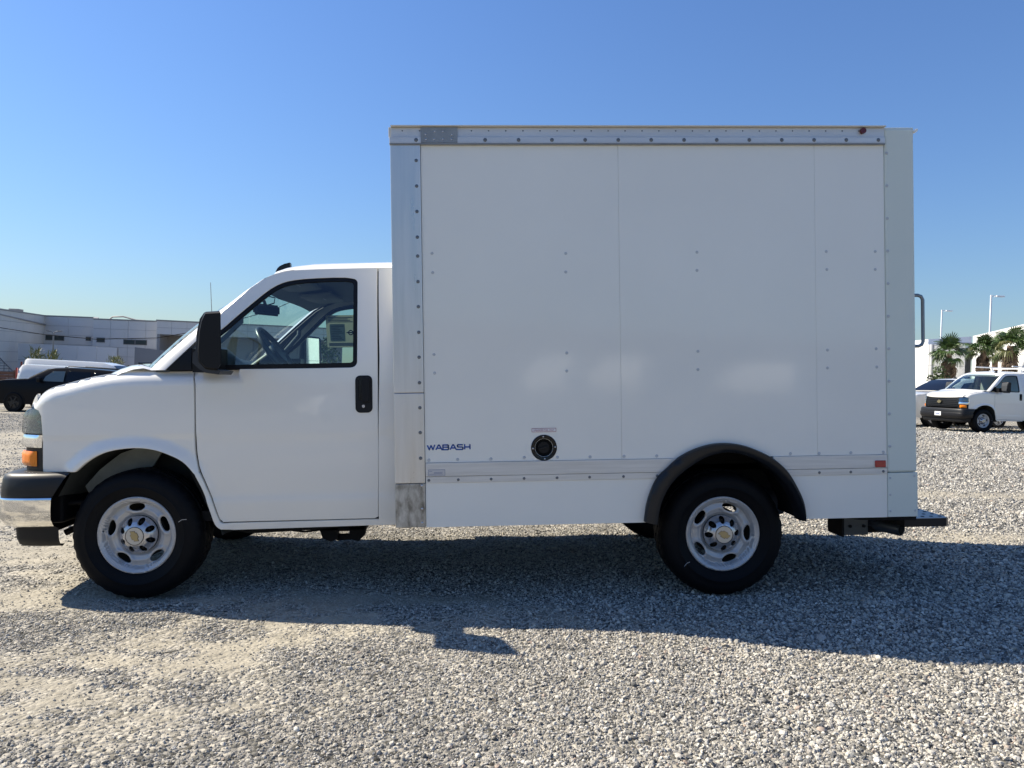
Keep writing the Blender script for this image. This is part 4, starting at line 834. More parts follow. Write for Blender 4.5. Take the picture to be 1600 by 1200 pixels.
for m in (None,CY):
    flat=lambda x,z:YN
    # upper wall: three sheets with narrow joints
    for x0,x1 in ((XS+.001,2.882),(2.885,4.062),(4.065,XR-.002)):
        if x0<3<x1 or x0<acx+ara<x1 and x1<4.063:
            pass
        lo=0.789
        if x0>2.8 and x1<4.07:
            aa=[p for p in arc(180,0,40) if p[1]>lo and x0<p[0]<x1]
            pts=[(x0,lo)]+[(aa[0][0],lo)]+aa+[(aa[-1][0],lo)]+[(x1,lo),(x1,2.648),(x0,2.648)]
        else: pts=[(x0,lo),(x1,lo),(x1,2.648),(x0,2.648)]
        pts=[p for i,p in enumerate(pts) if i==0 or math.dist(p,pts[i-1])>1e-4]
        holes=[[(2.422+.0535*math.cos(2*math.pi*q/32),.8644+.0535*math.sin(2*math.pi*q/32)) for q in range(32)]] if x0<2.4<x1 else []
        pn=panel('side_panel',pts,flat,M['frp'],truck,holes=holes,grid=0.3,step=0.1,depth=0.02,mirror=m,roll=0.0010)
        for i in range(0,len(T['prA']),1):
            x,z=T['prA'][i]
            if x0<x<x1: rivet(pn,x,z,YN+.001,0.0095,rmw,m)
            x,z=T['prB'][i]
            if x0<x<x1: rivet(pn,x,z,YN+.001,0.0095,rmw,m)
        for x,z in T['prC']:
            if x0<x<x1: rivet(pn,x,z,YN+.001,0.010,rmw,m)
    mesh('wall_backing',[mir(p,m) for p in [(XS,YN+.012,0.42),(XR,YN+.012,0.42),(XR,YN+.012,2.65),(XS,YN+.012,2.65)]],[(0,1,2,3)],M['under'],truck) if False else None
    # lower skirts
    a1=[p for p in arc(180,90,40) if p[1]<0.668]; a2=[p for p in arc(90,0,40) if p[1]<0.668]
    panel('skirt_panel',[(XS+.001,0.411),(acx-ara,0.411)]+[p for p in a1 if p[1]>.415]+[(a1[-1][0],0.668),(XS+.001,0.668)],flat,M['frp'],truck,grid=0.3,step=0.1,depth=0.015,mirror=m,roll=0.001)
    panel('skirt_panel',[(acx+ara,0.410),(XR-.001,0.410),(XR-.001,0.668),(a2[0][0],0.668)]+[p for p in a2 if p[1]>.415],flat,M['frp'],truck,grid=0.3,step=0.1,depth=0.015,mirror=m,roll=0.001)
    # belt rail in two lengths
    ax0=acx-math.sqrt(max(0,1-((0.73-acz)/arb)**2))*ara; ax1=2*acx-ax0
    for x0,x1,l0,l1 in ((XS+.001,3.235,XS+.001,3.15),(3.790,XR-.001,3.855,XR-.001)):
        y0,y1=aly(YN-.008,YN+.01,m)
        b=box('belt_rail',x0,x1,y0,y1,0.708,0.787,M['alu_long'],truck,0.002)
        y0,y1=aly(YN-.005,YN+.01,m)
        box('belt_rail_lip',l0,l1,y0,y1,0.669,0.7065,M['alu_long'],b,0.002)
        for x,z in T['prD']:
            if x0<x<x1: rivet(b,x,0.686,YN-.005,0.0085,rme,m)
    # front corner post in three lengths
    for z0,z1,mt,dy in ((1.199,2.6425,'alu',0.010),(0.671,1.197,'alu',0.009),(0.412,0.669,'alu_dirty',0.006)):
        y0,y1=aly(YN-dy,YN+.14,m)
        pp=box('corner_post',XF,XS-.002,y0,y1,z0,z1,M[mt],truck,0.004)
        zs=[2.5505,2.402,2.254,2.105,1.995,1.846,1.700,1.551,1.406,1.257,1.111,.966,.8165]
        for z in zs:
            if z0<z<z1: rivet(pp,1.6985,z,YN-dy,0.0105,rme,m)
        if z0<.5:
            for z in (0.655,0.52,0.437): rivet(pp,1.703,z,YN-dy,0.008,rms,m)
    # rear post
    for z0,z1 in ((0.4105,0.676),(0.678,2.742)):
        y0,y1=aly(YN-.006,YN+.16,m)
        pp=box('rear_post',XR+.001,XE,y0,y1,z0,z1,M['postpaint'],truck,0.014 if z0>.5 else 0.003)
        for k in range(10):
            z=2.5922-k*0.1952
            if z0<z<z1: rivet(pp,4.503,z,YN-.006,0.0095,rmw,m)
        if z0<.5:
            for x,z in ((4.503,.645),(4.503,.545),(4.503,.447),(4.652,.655),(4.655,.447)): rivet(pp,x,z,YN-.006,0.007,rmw,m)
    # top rail: riveted lower band, set-back upper band, oversailing cap
    y0,y1=aly(YN-.016,YN+.02,m)
    tr=box('top_rail',XF-.003,XR+.001,y0,y1,2.650,2.6865,M['railtop'],truck,0.003)
    y0,y1=aly(YN-.020,YN+.02,m); box('rail_lip',XF-.003,XR+.001,y0,y1,2.6405,2.6495,M['alu_dull'],tr,0.002)
    y0,y1=aly(YN-.006,YN+.02,m); box('upper_rail',XF+.008,XR+.001,y0,y1,2.687,2.742,M['railtop'],tr,0.0)
    for x in [1.700]+[2.101+0.1956*i for i in range(13)]: rivet(tr,x,2.668,YN-.016,0.0115,rme,m)
    y0,y1=aly(YN-.0185,YN-.010,m); pl=box('splice_plate',1.727,1.940,y0,y1,2.651,2.742,M['alu_dull'],tr,0.001)
    for x,z in ((1.757,2.671),(1.805,2.672),(1.855,2.672),(1.905,2.671),(1.755,2.700),(1.808,2.716),(1.856,2.716),(1.907,2.698)): rivet(pl,x,z,YN-.0185,0.0055,rms,m)
    y0,y1=aly(YN-.030,YN+.05,m); cp_=box('roof_cap',XF+.006,XR+.002,y0,y1,2.744,2.7505,M['soffit'],truck,0.001)
    for k in range(28): rivet(cp_,1.62+k*0.1005,2.7245,YN-.006,0.0045,rme,m)
    # wheel-arch flare
    rows=[]
    no=len(fo); 
    for i in range(no):
        ox,oz=fo[i]; j=i*(len(fi)-1)/(no-1); j0=int(j); j1=min(len(fi)-1,j0+1); f=j-j0
        ix,iz=fi[j0][0]+(fi[j1][0]-fi[j0][0])*f,fi[j0][1]+(fi[j1][1]-fi[j0][1])*f
        row=[(ox,YN+.0,oz),(ox,YN-.035,oz),(ox+(ix-ox)*.10,YN-.046,oz+(iz-oz)*.10),(ox+(ix-ox)*.55,YN-.048,oz+(iz-oz)*.55),(ix,YN-.030,iz),(ix+(acx-ix)*.02,YN+.02,iz-.004),(ix+(acx-ix)*.02,YN+.10,iz-.004)]
        rows.append([mir(p,m) for p in row])
    loft('wheel_arch_flare',rows,M['blackgloss'] if False else M['flare'],truck,flip=(m is not None),sharp=50)
    loft('arch_lining',[[mir((x,y,z),m) for x,z in arc(180,0,24,.99)] for y in (YN+.016,YN+.42)],M['under'],truck,flip=(m is not None))
    mesh('arch_lining_wall',[mir(p,m) for p in [(3.0,.33,.42),(4.0,.33,.42),(4.0,.33,.9),(3.0,.33,.9)]],[(0,1,2,3)],M['under'],truck)
    # side lamps
    y0,y1=aly(YN-.016,YN-.008,m); box('red_reflector',4.408,4.474,y0,y1,0.712,0.753,M['red'],truck,0.004)
    y0,y1=aly(YN-.022,YN-.006,m); 
    lp=cyl('marker_lamp',mir((4.355,YN-.024,2.722),m),mir((4.355,YN-.004,2.722),m),0.017,M['darkred'],truck,n=20)
bx=loft('box_roof',[[(x,y,2.738+0.02*(1-((y-1)/1.12)**2)) for y in np.linspace(YN+.02,YF-.02,9).tolist()] for x in (XF+.01,2.5,3.5,XR)],M['postpaint'],truck,thick=0.015)
box('roof_header',XR+.004,XE,YN+.0,YF-.0,2.70,2.748,M['postpaint'],truck,0.004)
box('box_front_wall',XF+.004,XF+.03,YN+.05,YF-.05,0.66,2.74,M['frp'],truck,0.0)
box('front_rail',XF-.008,XF+.01,YN-.006,YF+.006,2.688,2.745,M['soffit'],truck,0.002)
box('box_floor',XF+.05,XE-.02,YN+.43,YF-.43,0.66,0.70,M['under'],truck,0.0)
# rear roll-up door
rd=box('rear_door',XE-.035,XE-.02,YN+.16,YF-.16,0.72,2.70,M['frp'],truck,0.0)
for k in range(8):
    box('door_slat',XE-.019,XE-.010,YN+.165,YF-.165,0.73+k*.245,0.73+k*.245+.238,M['frp'],rd,0.003)
# white drip hook at the back top corner
prism('drip_edge',[(4.670,2.728),(4.680,2.736),(4.6985,2.741),(4.699,2.728),(4.688,2.719),(4.672,2.719)],YN-.004,YF+.004,M['paint'],truck,bev=0.002)
# grab handle behind the rear post
hb=[(XE-.01,-0.02,1.749),(4.735,-0.02,1.749),(4.755,-0.02,1.742),(4.766,-0.02,1.722),(4.766,-0.02,1.60),(4.766,-0.02,1.465),(4.757,-0.02,1.446),(4.738,-0.02,1.438),(XE-.01,-0.02,1.438)]
for y in (0.0,2.02): tube('rear_grab_handle',[(p[0],p[1]+y,p[2]) for p in hb],0.0105,M['handle'],truck,12)
# rear step bumper
st=prism('step_bumper',[(4.66,0.02),(4.925,0.02),(4.955,0.05),(4.955,1.95),(4.925,1.98),(4.66,1.98)],0.322,0.370,M['bumperpaint'],truck,axis='z')
tp=prism('step_plate',[(4.665,0.025),(4.923,0.025),(4.950,0.053),(4.950,1.947),(4.923,1.975),(4.665,1.975)],0.371,0.374,M['diamond'],st,axis='z')
for i in range(5):
    for j in range(24):
        if j<10: 
            o=cyl('grip_hole',(4.70+i*.055,0.08+j*.08,0.3745),(4.70+i*.055,0.08+j*.08,0.3752),0.012,M['ink'],st,n=8)
bk=box('bumper_bracket',4.392,4.560,0.27,0.285,0.226,0.345,M['bracket'],truck,0.004)
for x in (4.44,4.53): cyl('bracket_bolt',(x,0.262,0.285),(x,0.271,0.285),0.010,M['under'],bk,n=10)
box('bracket_plate',4.375,4.392,0.25,0.45,0.22,0.36,M['under'],bk,0.002)
box('rear_crossmember',4.45,4.62,0.5,1.7,0.34,0.41,M['under'],truck,0.01)
box('hitch_bar',4.39,4.74,0.34,0.42,0.225,0.262,M['under'],truck,0.006)
prism('rear_sill',[(4.18,0.409),(4.35,0.385),(4.70,0.375),(4.70,0.409)],YN+.06,YN+.16,M['under'],truck)
# fuel filler
fl=lathe('fuel_filler',[(0.052,0.030),(0.052,0.004),(0.055,-0.004),(0.072,-0.006),(0.0765,-0.002),(0.0765,0.004)],M['blackgloss'],truck,48)
fl.location=(2.422,YN,0.8644)
cyl('filler_bowl',(0,0.022,0),(0,0.03,0),0.053,M['ink'],fl,n=32)
cyl('fuel_cap',(0,0.012,0),(0,0.03,0),0.034,M['black'],fl,n=28)
bm=bmesh.new(); bm_box(bm,-.030,.030,0.0,0.014,-.006,.006,Matrix.Rotation(R_(-15),4,'Y')); bmesh.ops.bevel(bm,geom=bm.edges[:],offset=.003,segments=2,affect='EDGES')
frombm('cap_grip',bm,M['blacktex'],fl,True,50)
for a in (0,90,180,270):
    o=bpy.data.objects.new('screw',rms); COL.objects.link(o); o.parent=fl; o.location=(0.0655*math.cos(R_(a+3)),-0.006,0.0655*math.sin(R_(a+3))); o.scale=(.005,.005,.005)
# ---------------------------------------------------------------- lettering
def text_mesh(name,s,x0,x1,z,h,y,m,parent):
    cu=bpy.data.curves.new(name,'FONT'); cu.body=s; cu.size=1; cu.extrude=0.0
    o=bpy.data.objects.new(name,cu); COL.objects.link(o); bpy.context.view_layer.update()
    me=bpy.data.meshes.new_from_object(o.evaluated_get(bpy.context.evaluated_depsgraph_get()))
    bpy.data.objects.remove(o); co=[v.co.copy() for v in me.vertices]
    ax0=min(c.x for c in co); ax1=max(c.x for c in co); az0=min(c.y for c in co); az1=max(c.y for c in co)
    for v,c in zip(me.vertices,co): v.co=((c.x-ax0)/(ax1-ax0)*(x1-x0)+x0,y,(c.y-az0)/(az1-az0)*h+z)
    me.materials.clear(); return link(name,me,m,parent)
# wide sans capitals drawn as strokes (unit cell 0..1.35 wide, 0..1 high)
def stroke(bm,pts,w,ox,oz,sx,sz,y):
    for (a,b),(c,d) in zip(pts,pts[1:]):
        p=Vector((ox+a*sx,oz+b*sz)); q=Vector((ox+c*sx,oz+d*sz)); t=(q-p); 
        if t.length<1e-6: continue
        t.normalize(); n=Vector((-t.y,t.x))*w/2; e=t*w*.0
        vs=[bm.verts.new((u.x,y,u.y)) for u in (p-n-e,q-n+e,q+n+e,p+n-e)]; bm.faces.new(vs)
        vs=[bm.verts.new((q.x+w/2*math.cos(k*math.pi/4),y,q.y+w/2*math.sin(k*math.pi/4))) for k in range(8)]; bm.faces.new(vs)
G={'W':[[(0,1),(.36,.05),(.72,.95),(1.08,.05),(1.44,1)]],
   'A':[[(0,0),(.52,1),(.68,1),(1.2,0)],[(.28,.34),(.92,.34)]],
   'B':[[(0.0,1),(.95,1),(1.08,.9),(1.08,.65),(.95,.53),(0,.53)],[(.95,.53),(1.12,.42),(1.12,.12),(.97,0),(0,0),(0,1)]],
   'S':[[(1.1,.95),(.95,1),(.18,1),(.04,.9),(.04,.65),(.18,.53),(.98,.5),(1.12,.4),(1.12,.12),(.98,0),(.0,0)]],
   'H':[[(0.05,0),(0.05,1)],[(1.1,0),(1.1,1)],[(0.05,.5),(1.1,.5)]]}
ADV={'W':1.50,'A':1.26,'B':1.28,'S':1.28,'H':1.2}
tot=sum(ADV[c] for c in 'WABASH')-.06; u=(1.9949-1.7357-.006)/tot; x=1.7357+.003
zt,zb_=0.8936,0.8600
wl=empty('lettering'); wl.parent=truck
for c in 'WABASH':
    bm=bmesh.new(); 
    for st_ in G[c]: stroke(bm,[(a*.90,b) for a,b in st_],0.0080,x,zb_+.003,u,zt-zb_-.006,YN-.0015)
    frombm('letter',bm,M['blue'],wl); x+=ADV[c]*u
lb=box('fuel_label',2.351,2.495,YN-.0022,YN-.0008,0.9570,0.9795,M['labelred'],truck,0)
box('label_field',2.3535,2.4925,YN-.0034,YN-.0023,0.9595,0.9770,M['labelw'],lb,0)
text_mesh('label_print','UNLEADED FUEL ONLY',2.362,2.484,0.9630,0.0105,YN-.0042,M['labelred'],lb)
vs_=box('maker_plate',1.742,1.840,YN-.0095,YN-.0082,0.7125,0.7480,M['labelblue'],truck,0)
box('plate_field',1.744,1.838,YN-.0105,YN-.0096,0.7145,0.7460,M['labelgrey'],vs_,0)
for k,(a,b) in enumerate(((1.748,1.765),(1.775,1.826),(1.775,1.822),(1.748,1.830))): box('plate_print',a,b,YN-.0113,YN-.0106,0.7375-k*.0055,0.7395-k*.0055,M['labelblue'],vs_,0)
truck.location=RT@(-PIV); truck.rotation_euler=(0,TILT,0)
# ================================================================ ground
def gz(x,y): return -0.075*np.exp(-((np.asarray(x)-18)/7)**2-((np.asarray(y)-21)/7)**2)+0.030*22*np.tanh(np.asarray(x)/22)-0.0085*40*np.tanh(np.asarray(y)/40)
def gzf(x,y): return float(gz(x,y))
rng=np.random.default_rng(3)
_lat={}
def vnoise(x,y,s,seed):
    if seed not in _lat: _lat[seed]=np.random.default_rng(seed).random((256,256))
    L=_lat[seed]; u=np.asarray(x)/s+100; v=np.asarray(y)/s+100
    i=np.floor(u).astype(int); j=np.floor(v).astype(int); fu=u-i; fv=v-j
    fu=fu*fu*(3-2*fu); fv=fv*fv*(3-2*fv)
    a=L[i%256,j%256]; b=L[(i+1)%256,j%256]; c=L[i%256,(j+1)%256]; d=L[(i+1)%256,(j+1)%256]
    return (a*(1-fu)+b*fu)*(1-fv)+(c*(1-fu)+d*fu)*fv
def fbm(x,y,s,seed): return 0.5*vnoise(x,y,s,seed)+0.27*vnoise(x,y,s/2.1,seed+1)+0.15*vnoise(x,y,s/4.3,seed+2)+0.08*vnoise(x,y,s/9,seed+3)
SAND=[(-1.25,-1.08,.42,.13,-12,.9),(-.95,-.80,.5,.12,14,.8),(-.6,-.42,.45,.10,22,.9),(-2.35,0.0,.7,.3,5,.75),(-3.3,1.4,1.4,.5,0,.8),(-2.6,.8,.7,.35,0,.6),(6.4,4.3,1.8,.30,-4,.95),(4.6,1.75,1.2,.22,-4,.8),(1.98,-1.15,.5,.2,0,.35),(-1.6,-1.55,1.0,.25,0,.45),(-8,10,6,2.0,0,.45),(13,13.5,6,1.2,0,.45),(-.8,-1.5,.5,.15,10,.5)]
def sandf(x,y):
    x=np.asarray(x,float); y=np.asarray(y,float); s=np.zeros_like(x)
    wx=x+(fbm(x,y,.5,11)-.5)*.7; wy=y+(fbm(x,y,.5,21)-.5)*.35
    for cx,cy,a,b,an,st in SAND:
        c,sn=math.cos(R_(an)),math.sin(R_(an)); u=((wx-cx)*c+(wy-cy)*sn)/a; v=(-(wx-cx)*sn+(wy-cy)*c)/b
        s=np.maximum(s,st*np.exp(-(u*u+v*v)**1.3*.8))
    left=1/(1+np.exp((x-0.85-.25*y)*2.0))
    big=fbm(x,y*2.2,2.6,31); s=np.maximum(s,np.clip((big-.52)*5,0,1)*(.25+.5*left))
    fine=fbm(x,y,.16,41)
    return np.clip(s*1.1+(fine-.5)*1.1*(s>.04)+left*.22*(fine>.42),0,1)
def relief(x,y):
    d=np.hypot(x,y+1); k=1/(1+(d/16)**4)
    return ((fbm(x,y,1.4,51)-.5)*.05+(fbm(x,y,.32,61)-.5)*.022)*k
def axis(lo,hi,step,far,g=1.12):
    a=list(np.arange(lo,hi,step)); s=step; x=a[-1]
    while x<far: s*=g; x+=s; a.append(x)
    s=step; x=a[0]
    while x>-far: s*=g; x-=s; a.insert(0,x)
    return np.array(a)
gx=axis(-7,9,0.05,900); gy=axis(-3.6,6.0,0.05,900)
X,Y=np.meshgrid(gx,gy,indexing='ij')
Zg=gz(X,Y)+relief(X,Y)
# keep the four tyres standing on the ground
for (tx,ty,tz) in [(t2w((0,.16,.3739-.385))),(t2w((3.53,.16,.3013-.385))),(t2w((0,1.84,.3739-.385))),(t2w((3.53,1.84,.3013-.385)))]:
    w=np.exp(-(((X-tx)/.35)**2+((Y-ty)/.28)**2)**1.5); Zg=Zg*(1-w)+(tz-0.004)*w
def relief_at(x,y):
    i=np.clip(np.searchsorted(gx,x)-1,0,len(gx)-2); j=np.clip(np.searchsorted(gy,y)-1,0,len(gy)-2)
    fu=(x-gx[i])/(gx[i+1]-gx[i]); fv=(y-gy[j])/(gy[j+1]-gy[j])
    return (Zg[i,j]*(1-fu)+Zg[i+1,j]*fu)*(1-fv)+(Zg[i,j+1]*(1-fu)+Zg[i+1,j+1]*fu)*fv
nxg,nyg=X.shape
vs=np.stack([X,Y,Zg],-1).reshape(-1,3)
idx=np.arange(nxg*nyg).reshape(nxg,nyg)
fs=np.stack([idx[:-1,:-1],idx[1:,:-1],idx[1:,1:],idx[:-1,1:]],-1).reshape(-1,4)
gme=bpy.data.meshes.new('ground'); gme.vertices.add(len(vs)); gme.vertices.foreach_set('co',vs.ravel())
gme.loops.add(fs.size); gme.loops.foreach_set('vertex_index',fs.ravel()); gme.polygons.add(len(fs))
gme.polygons.foreach_set('loop_start',np.arange(0,fs.size,4)); gme.polygons.foreach_set('use_smooth',np.ones(len(fs),bool)); gme.update(calc_edges=True)
at=gme.attributes.new('sand','FLOAT','POINT'); at.data.foreach_set('value',sandf(vs[:,0],vs[:,1]).astype(np.float32))
def ground_material():
    m,n,b=nodes('gravel_ground'); L=n.links.new
    geo=N(n,'ShaderNodeNewGeometry'); sa=N(n,'ShaderNodeAttribute'); sa.attribute_name='sand'
    def noise(s,d=5,r=.6):
        t=N(n,'ShaderNodeTexNoise'); t.inputs['Scale'].default_value=s; t.inputs['Detail'].default_value=d; t.inputs['Roughness'].default_value=r; L(geo.outputs['Position'],t.inputs['Vector']); return t.outputs[0]
    v1=N(n,'ShaderNodeTexVoronoi'); v1.inputs['Scale'].default_value=46; L(geo.outputs['Position'],v1.inputs['Vector'])
    v2=N(n,'ShaderNodeTexVoronoi'); v2.inputs['Scale'].default_value=21; L(geo.outputs['Position'],v2.inputs['Vector'])
    sep=N(n,'ShaderNodeSeparateColor'); L(v1.outputs['Color'],sep.inputs[0])
    cr=N(n,'ShaderNodeValToRGB'); e=cr.color_ramp.elements
    e[0].position=0; e[0].color=(0.032,0.032,0.03,1); e[1].position=1; e[1].color=(0.674,0.634,0.55,1)
    for p,c in ((.25,(0.18,0.175,0.158,1)),(.55,(0.38,0.36,0.323,1)),(.8,(0.484,0.445,0.378,1))): q=e.new(p); q.color=c
    L(sep.outputs[0],cr.inputs[0])
    sandc=N(n,'ShaderNodeValToRGB'); e=sandc.color_ramp.elements; e[0].position=.3; e[0].color=(0.285,0.257,0.200,1); e[1].position=.7; e[1].color=(0.415,0.375,0.295,1)
    L(noise(9),sandc.inputs[0])
    # sand between and over the stones
    big=noise(.35,4); mr=N(n,'ShaderNodeMapRange'); mr.inputs['From Min'].default_value=.42; mr.inputs['From Max'].default_value=.68; mr.inputs['To Max'].default_value=.40; L(big,mr.inputs[0])
    ad=N(n,'ShaderNodeMath',operation='MAXIMUM'); L(sa.outputs['Fac'],ad.inputs[0]); L(mr.outputs[0],ad.inputs[1])
    sp=N(n,'ShaderNodeMapRange'); sp.inputs['From Min'].default_value=.2; sp.inputs['From Max'].default_value=.9; sp.inputs['To Min'].default_value=.10; sp.inputs['To Max'].default_value=.92; L(ad.outputs[0],sp.inputs[0])
    mx=N(n,'ShaderNodeMix',data_type='RGBA'); L(sp.outputs[0],mx.inputs[0]); L(cr.outputs[0],mx.inputs[6]); L(sandc.outputs[0],mx.inputs[7])
    # broad tone drift
    dr=N(n,'ShaderNodeMapRange'); dr.inputs['From Min'].default_value=.3; dr.inputs['From Max'].default_value=.7; dr.inputs['To Min'].default_value=.86; dr.inputs['To Max'].default_value=1.12; L(noise(.8,6),dr.inputs[0])
    gap_shade=N(n,'ShaderNodeMapRange'); gap_shade.inputs['From Max'].default_value=.5; gap_shade.inputs['To Min'].default_value=.74; L(ad.outputs[0],gap_shade.inputs[0])  # shade between dense stones put into the ground colour
    pm=N(n,'ShaderNodeMath',operation='MULTIPLY'); L(dr.outputs[0],pm.inputs[0]); L(gap_shade.outputs[0],pm.inputs[1])
    vm=N(n,'ShaderNodeVectorMath',operation='SCALE'); L(mx.outputs[2],vm.inputs[0]); L(pm.outputs[0],vm.inputs['Scale']); L(vm.outputs[0],b.inputs['Base Color'])
    b.inputs['Roughness'].default_value=.9; b.inputs['Specular IOR Level'].default_value=.2
    h1=N(n,'ShaderNodeMath',operation='MULTIPLY'); L(v1.outputs['Distance'],h1.inputs[0]); h1.inputs[1].default_value=-1.0
    h2=N(n,'ShaderNodeMath',operation='MULTIPLY_ADD'); L(v2.outputs['Distance'],h2.inputs[0]); h2.inputs[1].default_value=-.8; L(h1.outputs[0],h2.inputs[2])
    h3=N(n,'ShaderNodeMath',operation='MULTIPLY_ADD'); L(noise(220,2),h3.inputs[0]); h3.inputs[1].default_value=.45; L(h2.outputs[0],h3.inputs[2])
    iv=N(n,'ShaderNodeMapRange'); iv.inputs['To Min'].default_value=1; iv.inputs['To Max'].default_value=.35; L(ad.outputs[0],iv.inputs[0])
    bp=N(n,'ShaderNodeBump'); bp.inputs['Distance'].default_value=.03; L(h3.outputs[0],bp.inputs['Height']); L(iv.outputs[0],bp.inputs['Strength']); L(bp.outputs[0],b.inputs['Normal'])
    return m
g=link('ground',gme,ground_material()); g['kind']='structure'
# ---------------------------------------------------------------- loose gravel
def scatter():
    C0=np.array([cp.x,cp.y]); pts=[]
    def ring(r0,r1,dens):
        n=int((r1*r1-r0*r0)*R_(92)/2*dens)
        r=np.sqrt(rng.random(n)*(r1*r1-r0*r0)+r0*r0); a=(rng.random(n)-.5)*R_(92)
        return np.stack([C0[0]+r*np.sin(a),C0[1]+r*np.cos(a)],1),r
    cuts=[2.0,4.6]+list(4.6*1.12**np.arange(1,19)); parts=[ring(a,b,8200*(4.6/max(4.6,(a+b)/2))**2.2) for a,b in zip(cuts,cuts[1:])]
    P=np.concatenate([q[0] for q in parts]); r=np.concatenate([q[1] for q in parts])
    s=sandf(P[:,0],P[:,1]); left=1/(1+np.exp((P[:,0]-.85-.25*P[:,1])*2.0))
    keep=rng.random(len(P))<np.clip(1.12-s*.90-left*.30,.14,1)
    P=P[keep]; r=r[keep]; left=left[keep]; n=len(P)
    size=np.clip(np.exp(rng.normal(math.log(.0044),.38,n)),.0023,.0135)
    size*=np.maximum(1,r/4.6)**.62; big=rng.random(n)<.006; size[big]*=1.7
    size*=1-.30*left
    z=relief_at(P[:,0],P[:,1])+size*.22
    scl=np.stack([size*rng.uniform(.8,1.45,n),size*rng.uniform(.75,1.2,n),size*rng.uniform(.48,1.0,n)],1)
    rot=np.stack([rng.normal(0,.7,n),rng.normal(0,.7,n),rng.random(n)*6.283],1)
    me=bpy.data.meshes.new('gravel'); me.vertices.add(n); me.vertices.foreach_set('co',np.column_stack([P,z]).ravel())
    a=me.attributes.new('stone_scale','FLOAT_VECTOR','POINT'); a.data.foreach_set('vector',scl.ravel().astype(np.float32))
    a=me.attributes.new('stone_turn','FLOAT_VECTOR','POINT'); a.data.foreach_set('vector',rot.ravel().astype(np.float32))
    a=me.attributes.new('tone','FLOAT','POINT'); a.data.foreach_set('value',rng.random(n).astype(np.float32))
    dust=np.clip(sandf(P[:,0],P[:,1])*.55+left*.22,0,.8); a=me.attributes.new('dust','FLOAT','POINT'); a.data.foreach_set('value',dust.astype(np.float32))
    a=me.attributes.new('pick','INT','POINT'); a.data.foreach_set('value',rng.integers(0,6,n).astype(np.int32))
    o=bpy.data.objects.new('gravel',me); COL.objects.link(o); o['kind']='stuff'
    m,nn,b=nodes('gravel_stone'); L=nn.links.new
    t=N(nn,'ShaderNodeAttribute'); t.attribute_type='INSTANCER'; t.attribute_name='tone'
    cr=N(nn,'ShaderNodeValToRGB'); cr.color_ramp.interpolation='LINEAR'; e=cr.color_ramp.elements
    e[0].position=0; e[0].color=(0.061,0.062,0.061,1); e[1].position=1; e[1].color=(0.693,0.66,0.582,1)
    for p,c in ((.10,(0.112,0.112,0.109,1)),(.26,(0.202,0.196,0.18,1)),(.45,(0.365,0.339,0.293,1)),(.465,(0.365,0.271,0.211,1)),(.48,(0.392,0.371,0.334,1)),(.75,(0.529,0.502,0.444,1)),(.88,(0.465,0.42,0.339,1))): q=e.new(p); q.color=c
    L(t.outputs['Fac'],cr.inputs[0])
    g_=N(nn,'ShaderNodeNewGeometry'); no=N(nn,'ShaderNodeTexNoise'); no.inputs['Scale'].default_value=260; no.inputs['Detail'].default_value=3; L(g_.outputs['Position'],no.inputs['Vector'])
    mr=N(nn,'ShaderNodeMapRange'); mr.inputs['From Min'].default_value=.3; mr.inputs['From Max'].default_value=.7; mr.inputs['To Min'].default_value=.78; mr.inputs['To Max'].default_value=1.18; L(no.outputs[0],mr.inputs[0])
    vm=N(nn,'ShaderNodeVectorMath',operation='SCALE'); L(mr.outputs[0],vm.inputs['Scale']); L(vm.outputs[0],b.inputs['Base Color'])
    t2=N(nn,'ShaderNodeAttribute'); t2.attribute_type='INSTANCER'; t2.attribute_name='dust'; dm=N(nn,'ShaderNodeMix',data_type='RGBA'); L(t2.outputs['Fac'],dm.inputs[0]); L(cr.outputs[0],dm.inputs[6]); dm.inputs[7].default_value=(.35,.32,.262,1); L(dm.outputs[2],vm.inputs[0])
    b.inputs['Roughness'].default_value=.8; b.inputs['Specular IOR Level'].default_value=.3
    me.materials.append(m)
    ng=bpy.data.node_groups.new('gravel_stones','GeometryNodeTree')
    ng.interface.new_socket('Geometry',in_out='INPUT',socket_type='NodeSocketGeometry'); ng.interface.new_socket('Geometry',in_out='OUTPUT',socket_type='NodeSocketGeometry')
    gi=ng.nodes.new('NodeGroupInput'); go=ng.nodes.new('NodeGroupOutput'); l=ng.links.new
    ioc=ng.nodes.new('GeometryNodeInstanceOnPoints'); ioc.inputs['Pick Instance'].default_value=True
    g2i=ng.nodes.new('GeometryNodeGeometryToInstance')
    for k in range(6):
        ico=ng.nodes.new('GeometryNodeMeshIcoSphere'); ico.inputs['Radius'].default_value=1; ico.inputs['Subdivisions'].default_value=2
        sp=ng.nodes.new('GeometryNodeSetPosition'); po=ng.nodes.new('GeometryNodeInputPosition')
        vo=ng.nodes.new('ShaderNodeTexVoronoi'); vo.voronoi_dimensions='4D'; vo.inputs['Scale'].default_value=.9; vo.inputs['W'].default_value=k*3.7
        l(po.outputs[0],vo.inputs['Vector'])
        ma=ng.nodes.new('ShaderNodeMath'); ma.operation='MULTIPLY_ADD'; ma.inputs[1].default_value=.95; ma.inputs[2].default_value=.45; l(vo.outputs['Distance'],ma.inputs[0])
        sc=ng.nodes.new('ShaderNodeVectorMath'); sc.operation='SCALE'; l(po.outputs[0],sc.inputs[0]); l(ma.outputs[0],sc.inputs['Scale'])
        l(ico.outputs['Mesh'],sp.inputs['Geometry']); l(sc.outputs[0],sp.inputs['Position'])
        sm=ng.nodes.new('GeometryNodeSetMaterial'); sm.inputs['Material'].default_value=m; l(sp.outputs[0],sm.inputs[0])
